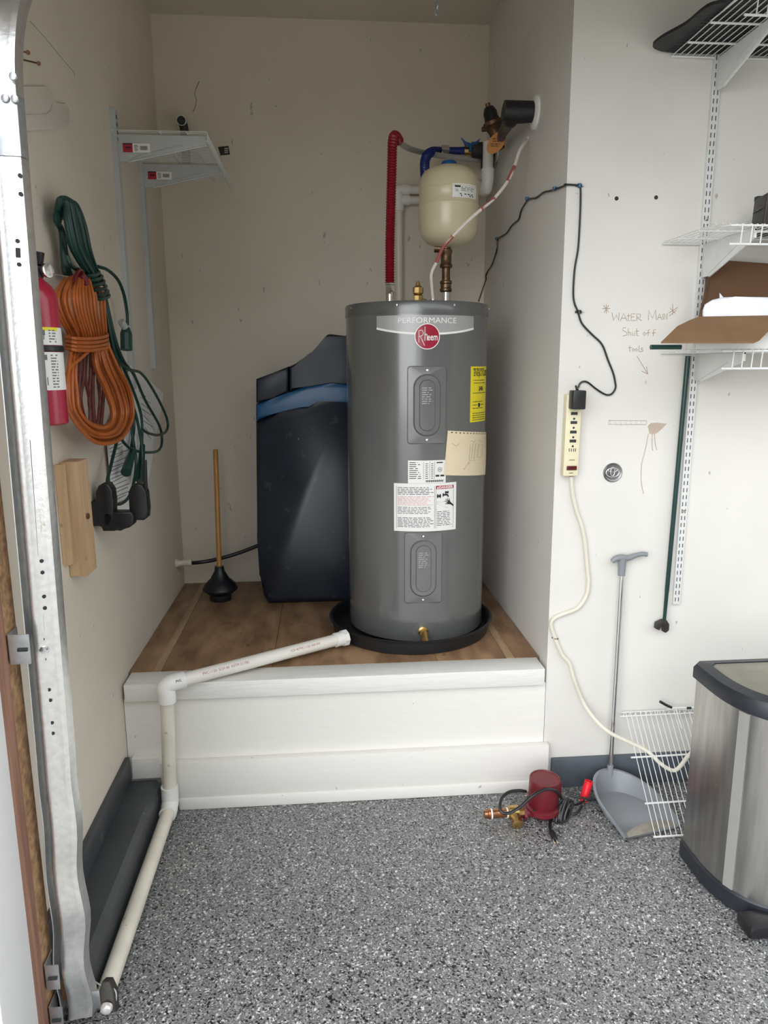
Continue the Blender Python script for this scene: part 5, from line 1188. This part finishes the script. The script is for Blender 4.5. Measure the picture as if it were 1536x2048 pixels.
# ------------------------------------------------------------------ circulator pump
pm = thing('circulator_pump', 'dark red circulator pump with brass fittings lying on the floor', 'pump', at_z(1083,1625,0))
mx, my = 1.478, -.185
MM = Matrix.Translation(V(mx, my, 0))
bm = B(); R1 = .054
lathe(bm, [(R1*.96,.052),(R1,.056),(R1,.150),(R1*.98,.154),(R1*.90,.1545),(R1*.88,.1525),(.001,.1525)], (mx,my,0), (.02,-.05,1), 40); obj('motor_can', bm, PUMPR, pm)
bm = B(); lathe(bm, [(.018,.002),(.032,.006),(.05,.022),(.056,.032),(.062,.034),(.062,.048),(.054,.053)], (mx,my-.004,0), (.0,-.02,1), 32); tube(bm, [V(mx-.03,my-.02,.03), V(mx-.085,my-.02,.03)], .016, 12); lathe(bm, [(.026,0),(.026,.010)], V(mx-.065,my-.02,.03), (-1,0,0), 6); obj('volute', bm, PUMPR, pm)
bm = B(); box(bm, (mx+.045,my-.02,.09), (mx+.062,my+.02,.14), .004); obj('junction_box', bm, PUMPR, pm)
for a_ in range(4):
    t = pi/4+a_*pi/2; bm = B(); lathe(bm, [(.006,.047),(.006,.054)], (mx+.057*cos(t),my+.057*sin(t),0), seg=6); obj('bolt', bm, IRON, pm)
bm = B(); z_ = .035; x_ = mx-.075; y_ = my-.02
cyl(bm, (x_+.0,y_,z_), (x_-.018,y_,z_), .017, 8); lathe(bm, [(.022,0),(.024,.004),(.024,.036),(.020,.040)], (x_-.016,y_,z_), (-1,0,.02), 20); obj('tee_body', bm, BRASS, pm)
bm = B(); tube(bm, [V(x_-.034,y_-.004,z_), V(x_-.032,y_-.03,z_-.008), V(x_-.032,y_-.045,z_-.012)], .017, 14); lathe(bm, [(.021,0),(.021,.012),(.015,.015)], (x_-.032,y_-.040,z_-.011), (0,-1,-.25), 8); obj('drain_port', bm, BRASS, pm)
bm = B(); lathe(bm, [(.018,0),(.018,.006),(.0155,.008),(.0155,.06),(.018,.062),(.018,.072),(.014,.074),(.014,.085)], (x_-.054,y_,z_), (-1,0,-.02), 18); obj('copper_stub', bm, COPPER, pm)
bm = B(); lathe(bm, [(.0185,0),(.0185,.005)], (x_-.056,y_,z_), (-1,0,0), 18); lathe(bm, [(.0185,0),(.0185,.005)], (x_-.112,y_,z_-.001), (-1,0,0), 18); obj('thread_tape', bm, WHITEP, pm)
cord = [at_y(1052,1583,my-.01), at_y(1038,1581,my-.02), at_y(1018,1584,my-.03), at_y(1004,1596,my-.04), at_y(1000,1612,my-.06), at_y(1003,1624,my-.075), at_y(1018,1626,my-.08), at_y(1040,1614,my-.08), at_y(1062,1594,my-.08), at_y(1084,1581,my-.075), at_y(1100,1578,my-.07), at_y(1114,1584,my-.06), at_z(1125,1600,.05)]
bm = B(); tube(bm, cord, .0055, 8, 6); obj('cord', bm, BLACKPL, pm)
# bundled black cord
cz_ = at_z(1128,1625,.035)
rd = random.Random(8)
for i in range(10):
    wv_ = rd.uniform(.006,.024); lv_ = rd.uniform(.042,.062)
    c = cz_+V(rd.uniform(-.012,.012), rd.uniform(-.012,.012), rd.uniform(-.004,.014)); a0 = math.radians(62+rd.uniform(-10,10)); tl = rd.uniform(.30,.60)
    P = []
    for q in range(16):
        t = 2*pi*q/16; u_ = cos(t)*lv_; v_ = sin(t)*wv_
        P.append(c+V(u_*cos(a0)*.6-v_*.9, u_*.55*tl, u_*sin(a0)*.62+v_*.25))
    mz = min(p.z for p in P)
    if mz < .006: P = [p+V(0,0,.006-mz) for p in P]
    bm = B(); tube(bm, P, .0050, 7, closed=True); obj('cord_coil', bm, BLACKPL, pm)
bm = B(); tube(bm, [at_z(1110,1620,.03), at_z(1102,1640,.012), at_z(1100,1655,.008), at_z(1104,1668,.008)], .0055, 8, 5); obj('cord_tail', bm, BLACKPL, pm)
bm = B(); tube(bm, [at_z(1103,1664,.010), at_z(1110,1678,.010)], .010, 8); obj('plug', bm, BLACKPL, pm)
bm = B(); g = at_z(1108,1676,.010); d = (at_z(1113,1688,.006)-g).normalized()
for s in (-.005,.005): tube(bm, [g+V(s,0,0), g+V(s,0,0)+d*.026], .0015, 5)
obj('prong', bm, CHROME, pm)
bm = B(); tube(bm, [at_z(1140,1602,.03), at_z(1150,1610,.02), at_z(1165,1604,.02), at_z(1172,1600,.03), at_z(1195,1600,.03)], .004, 7, 5); tube(bm, [at_z(1140,1590,.05), at_z(1160,1595,.045), at_z(1196,1601,.035)], .004, 7, 5); tube(bm, [at_z(1130,1622,.01), at_z(1150,1628,.006), at_z(1164,1612,.02)], .0045, 7, 5); obj('cord_strand', bm, BLACKPL, pm)
# red tube
rt_ = thing('red_plastic_tube', 'bright red ribbed plastic tube standing tilted between pump and dustpan', 'tube', at_z(1170,1612,0))
a_ = at_y(1166,1607,-.13); b_ = at_y(1178,1562,-.12); a_.z = max(a_.z, .016)
d = (b_-a_); L_ = d.length
bm = B(); lathe(bm, [(.0145,0),(.0158,.004)]+[(.0158-.0012*(k_ % 2), .006+k_*(L_-.012)/14) for k_ in range(15)]+[(.0158,L_),(.0115,L_),(.0110,L_-.05)], a_, d, 20, True); obj('grip', bm, REDG, rt_)
bm = B(); lathe(bm, [(.008,-.010),(.010,0)], a_, d, 10); obj('wire_end', bm, COPPER, rt_)
for o_ in bpy.data.objects:
    if o_.name.split('.')[0] in ('label_print', 'print_lines', 'tag_print', 'embossed_text', 'sticker_print'): o_['kind'] = 'stuff'
